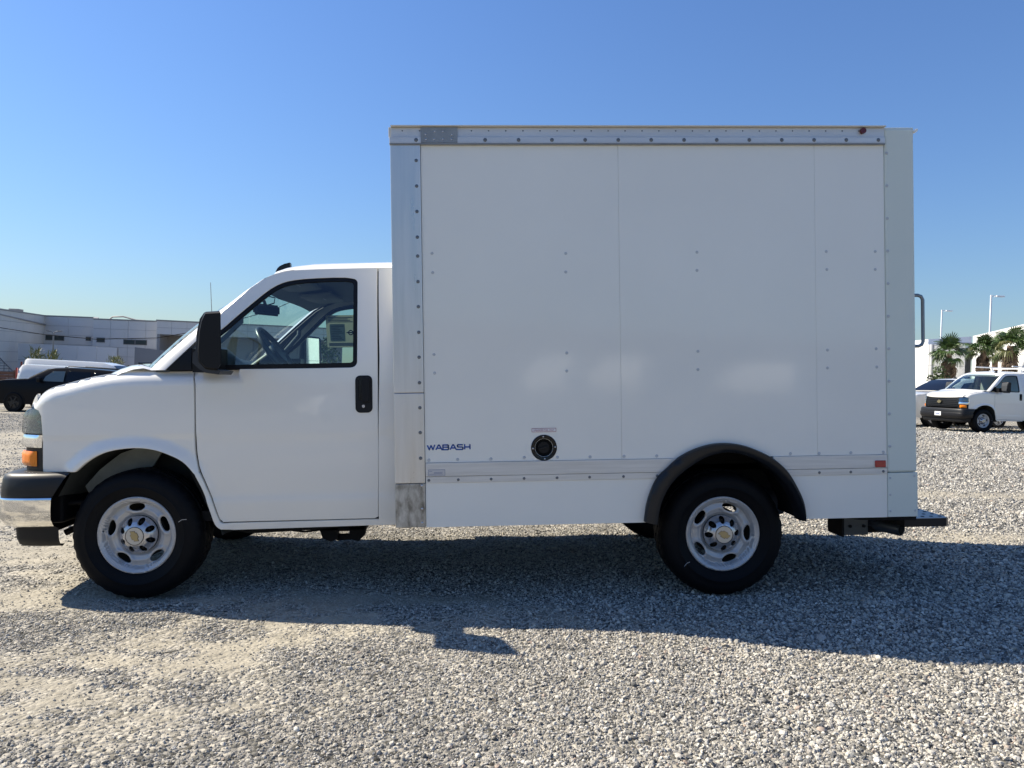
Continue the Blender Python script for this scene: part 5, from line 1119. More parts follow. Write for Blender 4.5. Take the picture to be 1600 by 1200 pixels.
        l(sm.outputs[0],g2i.inputs[0])
    def attr(nm,ty):
        a=ng.nodes.new('GeometryNodeInputNamedAttribute'); a.data_type=ty; a.inputs['Name'].default_value=nm; return a.outputs[0]
    l(gi.outputs[0],ioc.inputs['Points']); l(g2i.outputs[0],ioc.inputs['Instance'])
    l(attr('pick','INT'),ioc.inputs['Instance Index']); l(attr('stone_turn','FLOAT_VECTOR'),ioc.inputs['Rotation']); l(attr('stone_scale','FLOAT_VECTOR'),ioc.inputs['Scale'])
    l(ioc.outputs[0],go.inputs[0])
    md=o.modifiers.new('stones','NODES'); md.node_group=ng
    return n
print('stones',scatter())
# ================================================================ the second van of the same make (parked right)
def make_cargo_van(root):
    for c in CAB:
        k=copy_tree(c,root)
        if k.name.startswith('bumper') and not k.name.startswith('bumper_step'):
            k.data=k.data.copy(); k.data.materials.clear(); k.data.materials.append(M['bumperpaint'])
    XB=4.62
    rarch=[(3.53+.44*math.cos(R_(a)),.38+.43*math.sin(R_(a))) for a in range(0,181,9)]
    for m in (None,CY):
        pts=[(x if x<1.5 else 1.50,z) for x,z in T['rocker']]
        panel('cab_side',pts,side,M['paint'],root,grid=0.06,step=0.03,depth=0.03,mirror=m)
        pts=[(1.51,.43)]+[(1.51,1.966),(XB,1.966),(XB,.45)]+[p for p in rarch if p[1]>.45]
        panel('body_side',pts,sideplain,M['paint'],root,grid=0.08,step=0.04,depth=0.03,mirror=m)
        panel('side_window_blank',[(1.62,1.38),(2.62,1.38),(2.62,1.86),(1.62,1.86)],sideplain,M['paint'],root,grid=0.1,depth=0.012,lift=0.010,mirror=m)
        box('door_track',2.7,4.3,-.002 if m is None else 1.99,.008 if m is None else 2.002,1.14,1.17,M['blacktex'],root,0.002)
    rows=[]
    for x in (1.50,2.5,3.5,4.5,XB):
        y0=sideplain(x,1.966); row=[(x,y0+.012,1.946),(x,y0,1.955),(x,y0,1.968)]
        for s,k in ((.03,.22),(.08,.42),(.16,.60),(.3,.80),(.5,.92),(.75,.985),(1,1)): row.append((x,y0+(CY-y0)*s,1.969+.088*k))
        rows.append(row+[mir(p,CY) for p in row[-2::-1]])
    loft('body_roof',rows,M['paint'],root,flip=True,sharp=55)
    prism('rear_doors',[(0.06,.45),(0.02,1.0),(0.05,1.4),(.20,1.96),(.5,2.04),(1.5,2.04),(1.80,1.96),(1.95,1.4),(1.98,1.0),(1.94,.45)],XB-.02,XB+.02,M['paint'],root,axis='x') 
    box('body_floor',-0.3,4.6,0.25,1.75,0.40,0.50,M['under'],root,0)
    for loc,sp,far in (((0,.045,.385),10,0),((3.53,.045,.385),50,0),((0,1.955,.385),0,1),((3.53,1.955,.385),30,1)):
        w=copy_tree(WH0,root); w.name='wheel'; w.location=loc; w.rotation_euler=(0,R_(sp),math.pi if far else 0)
        e=bow('emblem',.030,-.029,0,M['gold'],w,0.0022)
    for y in (0.50,1.50):
        s=box('seat',0.72,1.22,y-.26,y+.26,0.82,0.98,M['seat'],root,0.05,3)
        box('backrest',1.18,1.32,y-.25,y+.25,0.95,1.33,M['seat'],s,0.05,3)
    dash=[[(-0.05,y,1.345),(0.26,y,1.39),(0.40,y,1.33),(0.40,y,1.05)] for y in (.1,.5,1,1.5,1.9)]
    loft('dashboard',dash,M['trimlight'],root)
    mesh('partition',[(1.45,.12,.45),(1.45,1.88,.45),(1.45,1.75,1.95),(1.45,.25,1.95)],[(0,1,2,3)],M['trimlight'],root)
    pl=box('licence_plate',-.905,-.899,.86,1.14,.50,.63,M['whiteplate'],root,0)
    box('plate_print',-.9075,-.9055,.92,1.08,.545,.585,M['labelblue'],pl,0)
def plain_wheel():
    """undecorated copy of the wheel taken before the main truck's badges went on"""
    r=bpy.data.objects.new('wheel',WH.data); COL.objects.link(r)
    for ch in WH.children:
        if ch.name.startswith('emblem'): continue
        c=ch.copy(); COL.objects.link(c); c.parent=r
    return r
WH0=plain_wheel()
van=empty('cargo_van',(16.73,19.51,gzf(16.73,19.51)),0.15)
tag(van,'white cargo van with black bumper, amber lamps and roof rack, at the right edge','van')
make_cargo_van(van)
bpy.data.objects.remove(WH0) if False else None
# ladder rack (rests on the van roof)
rk=empty('ladder_rack'); tag(rk,'white ladder rack bolted on the roof of the cargo van at the right edge','roof rack')
for x in (1.9,3.1,4.3):
    box('cross_bar',x-.03,x+.03,.22,1.78,2.15,2.19,M['whiteplate'],rk,0.004)
    for y in (.24,1.76): box('rack_foot',x-.03,x+.03,y-.03,y+.03,1.97,2.149,M['whiteplate'],rk,0.004)
for y in (.22,1.78): box('side_rail',1.2,4.5,y-.025,y+.025,2.191,2.23,M['whiteplate'],rk,0.004)
rk.location=van.location; rk.rotation_euler=van.rotation_euler
# ================================================================ generic car builder
def vehicle(name,label,cat,loc,rz,top,belt,width,paint,wheels,wr,windows,wheelmat,group=None,bottom=0.32,windscreen=None,lean=0.28,tail=None,rails=None,glass=None,ends=(0.0,0.0),extra=None,mirrorx=None):
    r=empty(name,loc,rz); tag(r,label,cat,group)
    hw=width/2; L=top[-1][0]
    def tz(x): return _interp(top,x)
    def hy(x,z):
        w=hw-.10*((z-.85)**2)
        e=min(x-top[0][0],top[-1][0]-x); 
        if e<.35: w-=.22*((.35-e)/.35)**2
        if z>belt: w-=lean*(z-belt)
        return w
    rows=[]; xs=sorted(set([p[0] for p in top]+list(np.linspace(top[0][0],top[-1][0],34))))
    for x in xs:
        t=tz(x); b=min(belt,t-.10); row=[]
        for z in (bottom,.5*(bottom+b),b): row.append((x,-hy(x,z),z))
        zt=t-.035; row.append((x,-hy(x,zt),zt)); w=hy(x,zt)
        row+= [(x,-w+.025,t-.008),(x,-w*.72,t+.008),(x,0,t+.02)]
        rows.append(row+[(p[0],-p[1],p[2]) for p in row[-2::-1]])
    bo=loft('body',rows,paint,r,sharp=40)
    for k,s in ((0,rows[0]),(1,rows[-1])):
        mesh('nose' if k==0 else 'tail',s,[tuple(range(len(s)))] if k else [tuple(range(len(s)))[::-1]],paint,r)
    mesh('underside',[(top[0][0]+.1,-hw+.2,bottom+.02),(L-.1,-hw+.2,bottom+.02),(L-.1,hw-.2,bottom+.02),(top[0][0]+.1,hw-.2,bottom+.02)],[(0,1,2,3)],M['under'],r)
    for s in (1,-1):
        for wn in windows:
            surf=lambda x,z:-hy(x,z)
            panel('window',wn,surf,glass or M['blackgloss'],r,grid=.25,step=.12,depth=.01,lift=.008,mirror=None if s==1 else 0.0,roll=.002)
        for wx in wheels:
            circ=[(wx+(wr+.06)*math.cos(2*math.pi*i/32),max(bottom+.001,wr+(wr+.06)*math.sin(2*math.pi*i/32))) for i in range(32)]
            ci=[]
            for p in circ:
                if not ci or math.dist(p,ci[-1])>.005: ci.append(p)
            panel('wheel_arch',ci,lambda x,z:-hy(x,z),M['under'],r,grid=.2,step=.08,depth=.01,lift=.006,mirror=None if s==1 else 0.0)
            w=lathe('wheel',[(wr*.62,-.01),(wr*.9,-.03),(wr*.99,.0),(wr,.04),(wr,.2),(wr*.9,.24)],M['rubber'],r,40)
            w.location=(wx,(-hw-.012) if s==1 else hw+.012,wr); w.rotation_euler=(0,0,0 if s==1 else math.pi)
            lathe('rim',[(0,-.005),(wr*.16,-.008),(wr*.2,.02),(wr*.55,.03),(wr*.6,-.012),(wr*.63,-.012),(wr*.64,.0)],wheelmat,w,40)
            for q in range(6):
                a=math.pi/3*q; b_=box('spoke',wr*.12,wr*.58,-.010,.03,-.025,.025,wheelmat,w,.006); b_.rotation_euler=(0,a,0)
    if windscreen:
        (xa,za),(xb,zb)=windscreen; ws=[]
        for i in range(7):
            t=i/6; x=xa+(xb-xa)*t; z=_interp(top,x); w=hy(x,z-.05)-.06
            nx=-(zb-za); nz=(xb-xa); Ln=math.hypot(nx,nz)*(1 if nz>0 else -1)
            ws.append([(x+nx/Ln*.012,y,z+nz/Ln*.012+.020*(1-(y/w)**2)+.004) for y in np.linspace(-w,w,9).tolist()])
        loft('windscreen',ws,glass or M['blackgloss'],r)
    if mirrorx:
        for s in (-1,1): box('door_mirror',mirrorx-.08,mirrorx+.06,s*(hw+.10)-.09,s*(hw+.10)+.09,belt+.01,belt+.17,paint if paint is not M['paint'] else M['blacktex'],r,.03)
    if rails:
        for s in (-1,1):
            rl=tube('roof_rail',[(rails[0],s*hw*.66,tz(rails[0])+.01),(rails[0]+.1,s*hw*.66,tz(rails[0])+.065),(rails[1]-.1,s*hw*.66,tz(rails[1])+.065),(rails[1],s*hw*.66,tz(rails[1])+.01)],.016,M['black'],r,8)
    if tail:
        for s in (-1,1): box('tail_light',L-.09,L-.02,s*hw*.80-.05,s*hw*.80+.02,tail[0],tail[1],M['red'],r,.01)
    if extra: extra(r,hy,tz)
    return r
M['blackpaint']=mat('black_car_paint',(0.003,0.0035,0.006),0.3,spec=0.16)
M['silverpaint']=mat('pale_silver_paint',(0.60,0.62,0.64),0.3,coat=0.5)
M['blackalloy']=mat('black_alloy',(0.02,0.02,0.022),0.3,metal=0.4)
M['dayglass']=mat('pale_reflecting_glass',(0.10,0.13,0.13),0.06,spec=0.8)  # opaque glass; light seen through the cabin is put into its colour
# black pickup / SUV on the left
suv_top=[(-1.02,0.72),(-0.98,1.02),(-0.80,1.15),(-0.45,1.23),(0.30,1.29),(0.50,1.30),(0.90,1.52),(1.22,1.68),(1.45,1.73),(2.1,1.765),(3.0,1.74),(4.1,1.68),(4.35,1.60),(4.45,1.15),(4.5,.7)]
def suv_extra(r,hy,tz):
    for s in (-1,1):
        panel('front_window',[(1.12,1.22),(1.20,1.40),(1.46,1.60),(1.93,1.615),(1.93,1.22)],lambda x,z:-hy(x,z),M['dayglass'],r,grid=.2,step=.1,depth=.006,lift=.016,mirror=None if s==-1 else 0.0)
    prism('roof_fin',[(1.45,1.73),(1.52,1.80),(1.58,1.73)],-.02,.02,M['black'],r)
k_=vehicle('parked_suv','black SUV with black wheels parked beyond the nose of the truck','SUV',(-18.52,28.1,gzf(-18.5,28.1)-.02),0.0,suv_top,1.17,1.96,M['blackpaint'],(0.0,3.0),.385,
    [[(2.02,1.22),(2.02,1.62),(2.95,1.61),(2.95,1.22)],[(3.05,1.22),(3.05,1.60),(3.95,1.53),(4.15,1.22)]],M['blackalloy'],windscreen=((.52,1.3),(1.2,1.67)),rails=(1.9,4.0),extra=suv_extra,mirrorx=1.05)
# white SUV behind the cargo van on the right
ws_top=[(-.95,.70),(-.92,1.02),(-.75,1.12),(-.2,1.19),(.45,1.23),(.62,1.25),(1.05,1.50),(1.42,1.67),(1.65,1.72),(2.4,1.75),(3.3,1.72),(3.9,1.64),(4.2,1.25),(4.3,.7)]
def ws_extra(r,hy,tz):
    prism('roof_fin',[(1.75,1.74),(1.80,1.80),(1.90,1.74)],-.03,.03,M['black'],r)
    for s in (-1,1): box('headlight',-.93,-.70,s*.80-.12,s*.80+.10,.84,.98,M['reflector'],r,.02)
k_.scale=(1,1,1.07)
k_=vehicle('parked_suv','white SUV parked behind the cargo van, its nose hidden by the box truck','SUV',(16.75,23.6,gzf(17.2,23.6)),0.17,ws_top,1.17,1.94,M['paint'],(0,2.85),.38,
    [[(1.05,1.22),(1.45,1.56),(1.95,1.62),(1.95,1.22)],[(2.03,1.22),(2.03,1.62),(2.85,1.61),(2.85,1.22)],[(2.93,1.22),(2.93,1.60),(3.55,1.55),(3.8,1.22)]],M['cap'],windscreen=((.64,1.26),(1.40,1.66)),extra=ws_extra,mirrorx=.95)
k_.scale=(1,1,1.06)
# two white vans behind the black SUV, facing right
va_top=[(-.95,.75),(-.85,1.10),(-.1,1.28),(.15,1.34),(.75,2.02),(1.10,2.30),(1.6,2.44),(2.4,2.47),(5.6,2.52),(5.72,2.44),(5.78,1.6),(5.8,.6)]
def va_extra(r,hy,tz):
    for s in (-1,1): box('side_lamp_strip',3.0,3.55,s*(hy(3.3,1.98)+.006)-.008,s*(hy(3.3,1.98)+.006)+.008,1.73,1.86,M['black'],r,0)
    for y in (-.95,.95): box('rear_hinge',5.70,5.78,y-.10,y-.02,1.8,2.1,M['darkred'],r,.01)
vehicle('parked_van','long high-roofed white van behind the low white one, showing its roofline','van',(-18.0,37.4,gzf(-18,37.4)+.0),math.pi-.01,[(a,b*.90) for a,b in va_top],1.42,2.02,M['paint'],(0,4.2),.37,[],M['cap'],windscreen=((.18,1.22),(1.05,2.04)),extra=va_extra,group=None,lean=.10,glass=M['blackgloss'])
vb_top=[(-.95,.75),(-.85,1.05),(-.1,1.25),(.2,1.34),(.85,1.86),(1.15,1.98),(1.8,2.07),(4.3,2.12),(4.5,2.08),(4.62,1.9),(4.75,1.2),(4.8,.6)]
vehicle('parked_van','lower white van with red tail lights parked just behind the black SUV','van',(-16.35,32.4,gzf(-16.4,32.4)+.0),math.pi-.01,[(a,b*.91) for a,b in vb_top],1.35,1.98,M['paint'],(0,3.5),.37,[],M['cap'],windscreen=((.22,1.23),(1.1,1.79)),tail=(1.0,1.75),lean=.16)
# dark truck cab glimpsed between vans and the hood
vehicle('parked_car','grey crossover with a dark windscreen parked between the white vans and the truck hood','car',(-12.6,30.5,gzf(-12.6,30.5)-.1),math.pi,[(-.9,.7),(-.85,1.0),(-.1,1.12),(.45,1.2),(1.15,1.68),(1.5,1.74),(2.6,1.74),(3.3,1.6),(3.6,1.2),(3.7,.7)],1.15,1.85,M['silverpaint'],(0,2.7),.35,
    [[(1.0,1.2),(1.45,1.6),(1.95,1.62),(1.95,1.2)],[(2.03,1.2),(2.03,1.62),(2.9,1.55),(3.1,1.2)]],M['cap'],windscreen=((.5,1.23),(1.15,1.67)))
# ================================================================ buildings
def bmat(n,c,r=.8,v=.05,s=.6): return mat(n,c,r,var=v,vscale=s,spec=.3)
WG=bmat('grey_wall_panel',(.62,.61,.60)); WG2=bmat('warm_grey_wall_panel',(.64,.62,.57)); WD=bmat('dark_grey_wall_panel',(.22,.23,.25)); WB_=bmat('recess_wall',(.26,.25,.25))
WW=bmat('white_wall_panel',(.80,.79,.76)); WBL=bmat('pale_blue_wall_panel',(.78,.81,.86)); WGR=bmat('mid_grey_wall_panel',(.68,.70,.72)); JT=mat('panel_joint',(.28,.28,.29),.9)
WGL=mat('dark_window_glass',(.03,.045,.045),.08,spec=.8); WFR=mat('window_frame',(.12,.12,.12),.5); CAPM=mat('parapet_cap',(.28,.27,.26),.6)
def facade(P,a,b,z0,za,zb,nc,nr,m,cap=True,th=.3,joint=.022,wins=()):
    """wall of separate panels from a to b; top runs from za to zb; camera side is on the right hand walking a->b"""
    a=Vector((a[0],a[1],0)); b=Vector((b[0],b[1],0)); d=b-a; L=d.length; d.normalize(); n=Vector((d.y,-d.x,0))
    def P3(u,z,o): v=a+d*u+n*o; return (v.x,v.y,z)
    def slab(name,u0,u1,z00,z01,z10,z11,o0,o1,mt,parent):
        q=[P3(u0,z00,o0),P3(u1,z10,o0),P3(u1,z11,o0),P3(u0,z01,o0),P3(u0,z00,o1),P3(u1,z10,o1),P3(u1,z11,o1),P3(u0,z01,o1)]
        return mesh(name,q,[(0,1,2,3)[::-1],(4,5,6,7),(0,1,5,4),(1,2,6,5),(2,3,7,6),(3,0,4,7)],mt,parent)
    w=slab('wall',0,L,z0,za-.02,z0,zb-.02,-th,-.06,JT,P)
    for i in range(nc):
        u0=L*i/nc+joint/2; u1=L*(i+1)/nc-joint/2
        t0=za+(zb-za)*u0/L; t1=za+(zb-za)*u1/L
        for k in range(nr):
            f0,f1=k/nr,(k+1)/nr
            slab('wall_panel',u0,u1,z0+(t0-z0)*f0+joint/2,z0+(t0-z0)*f1-joint/2,z0+(t1-z0)*f0+joint/2,z0+(t1-z0)*f1-joint/2,-.059,0,m,w)
    if cap: slab('parapet_cap',-.05,L+.05,za,za+.10,zb,zb+.10,-th-.05,.04,CAPM,P)
    for (u0,u1,zz0,zz1,mull) in wins:
        f=slab('window',u0,u1,zz0,zz1,zz0,zz1,.002,.03,WFR,P)
        k=mull+1; 
        for q in range(k):
            s0=u0+(u1-u0)*q/k+.06; s1=u0+(u1-u0)*(q+1)/k-.06
            slab('pane',s0,s1,zz0+.06,zz1-.06,zz0+.06,zz1-.06,.031,.036,WGL,f)
    return w
lb_=empty('office_building',(0,0,0)); tag(lb_,'grey flat-roofed office building clad in metal panels, with strip windows, on the left','building')
facade(lb_,(-33.8,47.03),(-39.83,67.62),-1.0,5.05,5.73,6,8,WG2)
facade(lb_,(-39.90,67.33),(-35.16,67.11),-1.0,5.72,5.71,2,8,WG,wins=[(.3,.98,3.52,4.0,0),(1.1,2.03,3.52,3.98,0),(4.0,4.5,3.6,3.97,0)])
facade(lb_,(-35.16,67.11),(-34.25,65.06),-1.0,5.71,5.47,1,8,WG2,wins=[(.5,1.9,3.45,3.90,1)])
facade(lb_,(-34.25,65.06),(-28.0,64.80),-1.0,5.47,5.46,4,8,WG,wins=[(.35,1.1,3.44,3.86,0),(2.75,4.85,3.33,3.79,1)])
facade(lb_,(-27.75,62.77),(-12.0,62.2),4.27,5.43,5.25,12,2,WG)
facade(lb_,(-27.75,64.70),(-27.75,62.80),2.85,5.43,5.43,1,3,WG2)
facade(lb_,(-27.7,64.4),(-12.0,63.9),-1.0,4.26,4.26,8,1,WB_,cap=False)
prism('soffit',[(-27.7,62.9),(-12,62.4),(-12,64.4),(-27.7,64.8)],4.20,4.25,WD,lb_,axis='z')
# roof slab and roof-top duct so the block is closed from above
prism('roof',[(-33.9,47.2),(-39.6,67.4),(-35.2,67.3),(-34.0,65.3),(-12,65.0),(-12,80),(-50,80),(-50,47.2)],4.9,5.0,CAPM,lb_,axis='z')
tube('roof_duct',[(-33.6,66.5,5.55),(-33.2,66.4,5.85),(-32.2,66.3,5.9),(-31.0,66.2,5.62),(-30.2,66.1,5.60)],.07,CAPM,lb_,8)
box('roof_unit',-29.0,-27.6,67.0,68.4,5.0,5.65,CAPM,lb_,.02)
box('roof_unit',-40.4,-39.6,63.0,63.8,5.0,6.0,CAPM,lb_,.02)
lw=empty('low_wall',(0,0,0)); tag(lw,'long low white panelled wall standing in front of the grey office building','wall')
facade(lw,(-36.05,57.13),(-28.28,56.78),-1.0,2.90,2.83,5,3,bmat('pale_wall_panel',(.64,.645,.66)),cap=False)
dw=empty('low_wall',(0,0,0)); tag(dw,'darker grey garden wall running right from the low white wall','wall')
facade(dw,(-28.1,59.5),(-16,59.0),-1.0,3.0,2.0,6,2,WD,cap=False)
# outside stair
sr=empty('outside_stair',(-36.2,52.9,-.9)); tag(sr,'dark steel outside stair with open railing at the left edge','staircase')
n=14
for k in range(n):
    x=.0+k*.20; z=3.0-k*.20
    box('step',x,x+.22,0,1.1,z-.04,z,WFR,sr,0)
prism('stringer',[(-.2,3.1),(2.9,0.1),(2.9,-.4),(-.2,2.6)],-.04,0,WD,sr)
tube('handrail',[(-.2,-.02,4.10),(2.9,-.02,1.05)],.035,WFR,sr,8)
for k in range(9): tube('baluster',[(-.1+k*.36,-.02,3.0-k*.36),(-.1+k*.36,-.02,4.0-k*.355)],.022,WFR,sr,6)
box('landing',-2.4,0,0,1.1,3.0,3.1,WFR,sr,0)
# brown timber fence
FB=mat('brown_fence_board',(.12,.06,.04),.8,var=.3,vscale=4)
fe=empty('board_fence',(-27.6,40.9,-.9)); tag(fe,'brown horizontal board fence at the left edge behind the vans','fence')
for k in range(9): box('board',-3.6,.9,0,.04,.05+k*.185,.05+k*.185+.165,FB,fe,.004)
for k in range(4): box('post',-3.5+k*1.45,-3.4+k*1.45,.045,.14,0,1.8,FB,fe,.004)
box('kick_board',-3.6,.9,-.03,-.005,.62,.72,M['whiteplate'],fe,.003)
# double-armed lamp
ml=mat('lamp_pole_grey',(.20,.21,.22),.6)
lp=empty('lamp_post',(-28.82,48.8,gzf(-28.8,48.8))); tag(lp,'grey lamp post with two thin arms in front of the office building','lamp post')
cyl('pole',(0,0,0),(0,0,4.30),.065,ml,lp,.045,12)
for s,l_ in ((-1,.48),(1,.55)):
    tube('arm',[(0,0,4.28),(s*.12,0,4.40),(s*l_,0,4.46)],.028,ml,lp,8)
    box('lamp_head',min(s*l_,s*(l_-.25)),max(s*l_,s*(l_-.25)),-.09,.09,4.43,4.50,ml,lp,.01)
# overhead cable
cb=tube('overhead_cable',[(-42,45.6,5.0),(-34,45.2,3.95),(-29.97,44.85,3.51),(-27.14,44.72,3.17),(-23.91,44.57,3.0),(-20.08,44.4,3.22),(-17.88,44.3,3.67),(-13,44.2,5.2),(-9,44.1,7.2)],.022,M['ink'],None,6)
tag(cb,'thin black cable sagging in front of the grey office building','cable')
# ---------------------------------------------------------------- right-hand buildings
ba=empty('warehouse'); tag(ba,'sunlit white warehouse with three small dark windows just right of the box truck','building')
facade(ba,(45.3,76.0),(37.7,57.2),.4,6.1,5.66,4,3,WW,wins=[(9.2,9.8,4.35,4.9,0),(10.7,11.3,4.33,4.88,0),(12.2,12.8,4.31,4.86,0)],cap=False)
facade(ba,(37.72,57.15),(40.6,57.0),.4,5.66,5.66,1,3,WW,cap=False)
prism('roof',[(37.8,57.3),(45.4,76),(54,74),(48,57)],5.4,5.5,CAPM,ba,axis='z')
bb=empty('warehouse'); tag(bb,'pale blue-grey shaded warehouse rising behind the leftmost palm','building')
facade(bb,(41.6,64.0),(45.6,63.8),.4,6.60,7.0,2,3,WBL,cap=False)
facade(bb,(41.6,68.0),(41.6,64.03),.4,6.6,6.6,2,3,WBL,cap=False)
facade(bb,(45.62,63.3),(49.5,63.1),.4,6.95,7.0,2,3,WGR)
prism('roof',[(41.7,64.1),(49.4,63.4),(50,72),(41.7,72)],6.3,6.4,CAPM,bb,axis='z')
bc=empty('warehouse'); tag(bc,'long bright white warehouse wall behind the palms, running off the right edge','building')
facade(bc,(40.36,55.71),(24.0,22.0),.4,6.37,5.2,9,3,WW,cap=False,wins=[(5.4,6.2,1.6,2.4,0),(9.0,9.9,1.2,3.2,0)])
facade(bc,(49.6,58.5),(40.36,55.76),.4,6.37,6.37,2,3,WGR,cap=False)
prism('roof',[(40.5,55.7),(24.2,22.0),(40,22),(52,55)],5.0,5.1,CAPM,bc,axis='z')
for u in (.63,.70): 
    p=Vector((40.36,55.71)).lerp(Vector((24,22)),u); box('roof_unit',p.x+.2,p.x+1.0,p.y-.3,p.y+.6,5.0,5.95-(u-.63)*1.5,WFR,bc,.02)
# tall light poles on the slope behind
for (x,y,zt,lb,s) in ((45.6,68.5,9.89,'far, shorter light pole above the blue-grey warehouse',1),(40.36,53.72,9.48,'taller, nearer light pole above the white warehouse wall',1)):
    lp=empty('light_pole',(x,y,.4)); tag(lp,lb,'light pole',group='tall white light poles')
    wp=mat('pale_pole_paint',(.74,.78,.82),.5); h=zt-.4
    box('pole',-.055,.055,-.055,.055,0,h,wp,lp,.01); 
    box('arm',.09,.55,-.035,.035,h-.10,h-.03,wp,lp,.005)
    box('lamp_head',.36,1.02,-.16,.16,h-.13,h-.02,wp,lp,.02)
# ================================================================ planting
GL=mat('palm_leaf',(.060,.105,.026),.45,var=.45,vscale=2.5); GY=mat('palm_leaf_yellowed',(.13,.135,.045),.5,var=.3,vscale=3); GD=mat('dead_palm_leaf',(.11,.075,.05),.85,var=.4,vscale=3); TB=mat('palm_trunk',(.16,.11,.08),.9,var=.4,vscale=6,bump=.02,bscale=12)
def frond_mesh(name,m,pet,leaf,nl,spread,droop,seed,petw=.02):
    rd=random.Random(seed); vs=[];fs=[]
    def quad(a,b,w0,w1,up):
        d=(b-a).normalized(); s=d.cross(up).normalized(); k=len(vs)
        vs.extend([a-s*w0,a+s*w0,b+s*w1,b-s*w1]); fs.append((k,k+1,k+2,k+3))
    up=Vector((0,0,1)); p0=Vector((0,0,0)); p1=Vector((pet,0,-.06*pet))
    quad(p0,p1,petw,petw*.7,up)
    for i in range(nl):
        t=(i+.5)/nl*2-1; a=t*spread; l=leaf*(1-.28*abs(t)**2)*rd.uniform(.88,1.08)
        d=Vector((math.cos(a),math.sin(a),0)); z=.10*leaf*math.cos(t*9)
        m1=p1+d*l*.55+Vector((0,0,.05*l+z*.3)); m2=p1+d*l*.85+Vector((0,0,-droop*l*.35)); m3=p1+d*l+Vector((rd.uniform(-.03,.03),0,-droop*l*.9))
        upv=(up+d.cross(up)*rd.uniform(-.5,.5)).normalized()
        quad(p1,m1,.012,.040*leaf/.8,upv); quad(m1,m2,.040*leaf/.8,.026*leaf/.8,upv); quad(m2,m3,.026*leaf/.8,.004,upv)
    me=bpy.data.meshes.new(name); me.from_pydata([tuple(v) for v in vs],[],fs); me.update(); me.materials.append(m); return me
FM=[frond_mesh('frond',GL,.62,.82,22,R_(112),.45,s) for s in range(4)]+[frond_mesh('frond',GY,.6,.78,20,R_(110),.7,9)]
DM=[frond_mesh('dead_frond',GD,.25,.75,13,R_(60),.5,s) for s in (21,22)]
def palm(x,y,zc,lb,seed,sc=1.0,skirt=True):
    rd=random.Random(seed); z0=gzf(x,y)
    p=empty('palm_tree',(x,y,z0)); tag(p,lb,'palm tree',group='fan palms behind the parked vans'); h=zc-z0
    bm=bmesh.new(); ring=[]; pts=[(0,0,0),(.03,0,h*.35),(.0,.02,h*.7),(0,0,h)]
    bm_tube(bm,pts,[.24,.19,.18,.15],14); frombm('trunk',bm,TB,p,True,60)
    for i in range(int(30*sc)):
        el=R_(rd.uniform(-42,86)); el=R_(rd.choice([rd.uniform(35,85),rd.uniform(0,50),rd.uniform(-40,12)])); az_=rd.uniform(0,2*math.pi)
        me=FM[rd.randrange(5)] if el<R_(20) else FM[rd.randrange(4)]
        o=bpy.data.objects.new('frond',me); COL.objects.link(o); o.parent=p
        o.location=(0,0,h+rd.uniform(-.08,.12)); o.rotation_euler=(rd.uniform(-.5,.5),-el,az_); s=sc*rd.uniform(.82,1.08); o.scale=(s,s,s)
    if skirt:
        for i in range(30):
            az_=rd.uniform(0,2*math.pi); o=bpy.data.objects.new('dead_frond',DM[i%2]); COL.objects.link(o); o.parent=p
            o.location=(.10*math.cos(az_),.10*math.sin(az_),h-.12-.9*rd.random()); o.rotation_euler=(rd.uniform(-.4,.4),R_(rd.uniform(62,86)),az_); o.scale=(sc,)*3
palm(32.2,45.9,4.32,'fan palm nearest the box truck, in front of the blue-grey warehouse',1,.94)
palm(30.06,39.27,4.25,'second fan palm from the truck, brown skirt over the cargo van',2,.80)
palm(32.0,41.0,4.05,'smaller fan palm half hidden behind the second one',3,.60,False)
palm(28.4,34.7,4.15,'fan palm at the right edge against the white wall',4,.80)
LG=mat('bush_leaf',(.055,.085,.025),.6,var=.4,vscale=3); LY=mat('sunlit_grass_leaf',(.16,.165,.035),.6,var=.4,vscale=3)  # LY is a paler yellow-green leaf colour
def bush(name,x,y,z0,h,w,m,lb,cat,seed,n=260,leaf=.10,trunkh=0,spiky=False,group=None):
    rd=random.Random(seed); p=empty(name,(x,y,z0)); tag(p,lb,cat,group)
    vs=[];fs=[]
    for i in range(n):
        a=rd.uniform(0,6.283); r=w*.5*math.sqrt(rd.random())*(.75+.35*math.sin(a*3+seed)); zz=trunkh+(h-trunkh)*rd.random()**.8*(1-.45*(r/(w*.5))**2)
        c=Vector((r*math.cos(a),r*math.sin(a),zz)); d=Vector((rd.uniform(-1,1),rd.uniform(-1,1),rd.uniform(.2 if spiky else -.6,1.4 if spiky else .9))).normalized()
        s=d.orthogonal().normalized(); s.rotate(Matrix.Rotation(rd.uniform(0,6.28),3,d)); L=leaf*rd.uniform(.7,1.5)*(2.6 if spiky else 1); k=len(vs); ww=leaf*(.16 if spiky else .42)
        vs.extend([c,c+d*L*.5+s*ww,c+d*L,c+d*L*.5-s*ww]); fs.append((k,k+1,k+2,k+3))
    mesh('foliage',vs,fs,m,p)['kind']='stuff'
    bm=bmesh.new()
    for i in range(5):
        a=i*1.3+seed; bm_tube(bm,[(0,0,0),(w*.10*math.cos(a),w*.10*math.sin(a),h*.4),(w*.25*math.cos(a),w*.25*math.sin(a),h*.75)],[.05*h/2,.03*h/2,.012],6)
    frombm('stem',bm,TB,p)
    return p
gzl=-.9
bush('shrub',-28.9,46.9,gzl,3.10,1.5,LY,'yellow-green spiky shrub beside the lamp post, left half','shrub',5,700,.16,spiky=True,group=None)
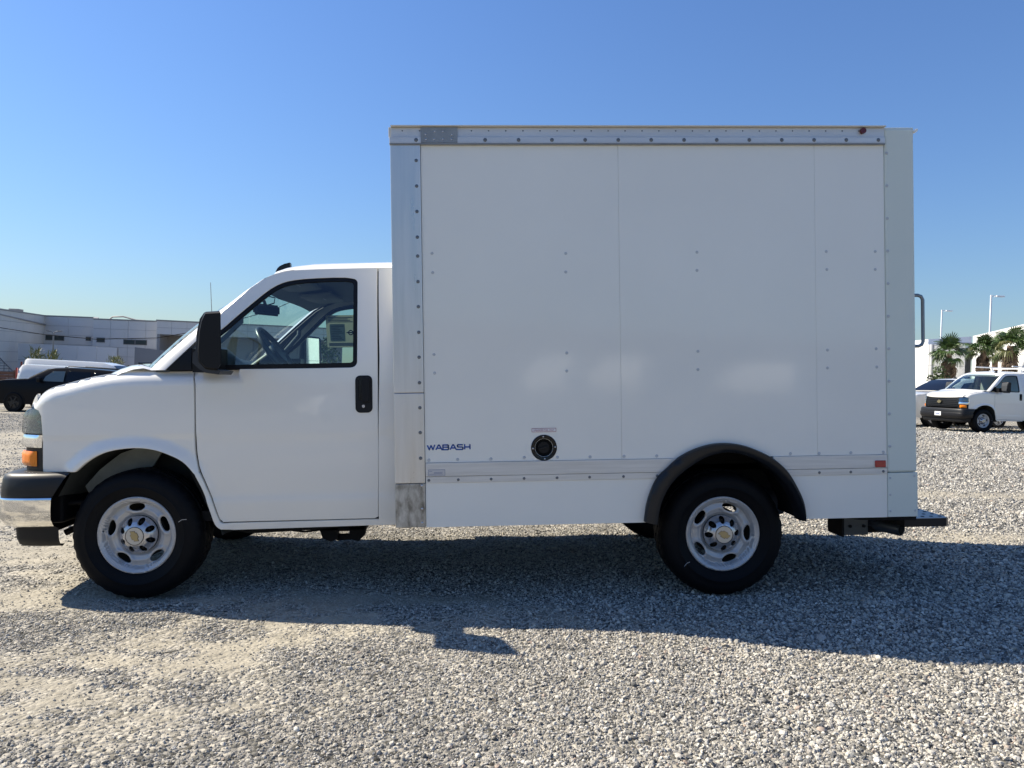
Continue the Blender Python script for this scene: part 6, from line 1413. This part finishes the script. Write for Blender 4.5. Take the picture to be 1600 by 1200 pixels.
bush('shrub',-27.7,46.8,gzl,3.05,1.3,LY,'yellow-green spiky shrub right of the lamp post','shrub',6,600,.16,spiky=True)
bush('shrub',-23.6,46.6,gzl,2.85,1.8,LY,'low spiky shrub poking up over the roofs of the white vans','shrub',7,700,.16,spiky=True)
bush('young_tree',27.4,39.3,.4,2.75,1.3,LG,'small dark leafy tree between the box truck and the first palm','tree',8,420,.16,1.0)
bush('shrub',30.0,40.5,.4,2.15,2.2,LG,'low green shrub under the palms, behind the cargo van roof','shrub',9,600,.14)
bush('shrub',31.8,41.5,.4,2.2,1.6,LG,'dark shrub against the white wall, right of the low green shrub','shrub',10,500,.14)
# things glimpsed through the cab
bush('street_tree',-11.6,56.0,-.9,5.2,1.8,LG,'small tree seen through the far door window of the cab','tree',12,500,.2,2.5)
bd=empty('white_shed',(-15.0,56.3,-.9)); tag(bd,'white flat-roofed shed seen through the cab of the truck','shed')
facade(bd,(-18.2,56.3),(-13.0,56.1),-.9,4.7,4.4,4,4,bmat('shed_panel',(.60,.62,.64)))
facade(bd,(-13.0,56.1),(-7.0,55.9),-.9,3.4,3.4,5,3,bmat('shed_panel_dark',(.42,.44,.46)))
prism('roof',[(-18.1,56.4),(-7.1,56.0),(-7,62),(-18,62)],3.2,3.3,CAPM,bd,axis='z')
# ================================================================ unseen things added behind the photographer for reflections in the glossy side
wb2=empty('warehouse'); tag(wb2,'long pale warehouse behind the photographer, mirrored in the truck side','building')
facade(wb2,(60,-62),(-60,-58),-1.5,6.0,6.0,20,2,bmat('far_wall_panel',(.22,.22,.22)),cap=False)  # wall coloured dark so the van reflections stand out
prism('roof',[(-60,-58.4),(60,-62.4),(60,-90),(-60,-90)],5.7,5.8,CAPM,wb2,axis='z')
for i,(x,y,r) in enumerate(((4.2,-46,1.25),(8.3,-45,1.22),(19.0,-52,.95),(-9,-39,1.2))):  # vans added and turned so their sunlit sides reflect in the truck
    v=vehicle('parked_van',['white van parked tail-on behind the photographer, left of a pair','white van parked tail-on behind the photographer, right of a pair','white van parked side-on behind the photographer','lone white van behind the photographer, far to the left'][i],'van',(x,y,gzf(x,y)),r,va_top,1.42,2.02,M['paint'],(0,4.2),.37,[],M['cap'],windscreen=((.18,1.36),(1.05,2.27)),lean=.10,group='vans parked behind the photographer')
# the spare wheel prototype is not part of the place
for ch in list(WH0.children): bpy.data.objects.remove(ch)
bpy.data.objects.remove(WH0)
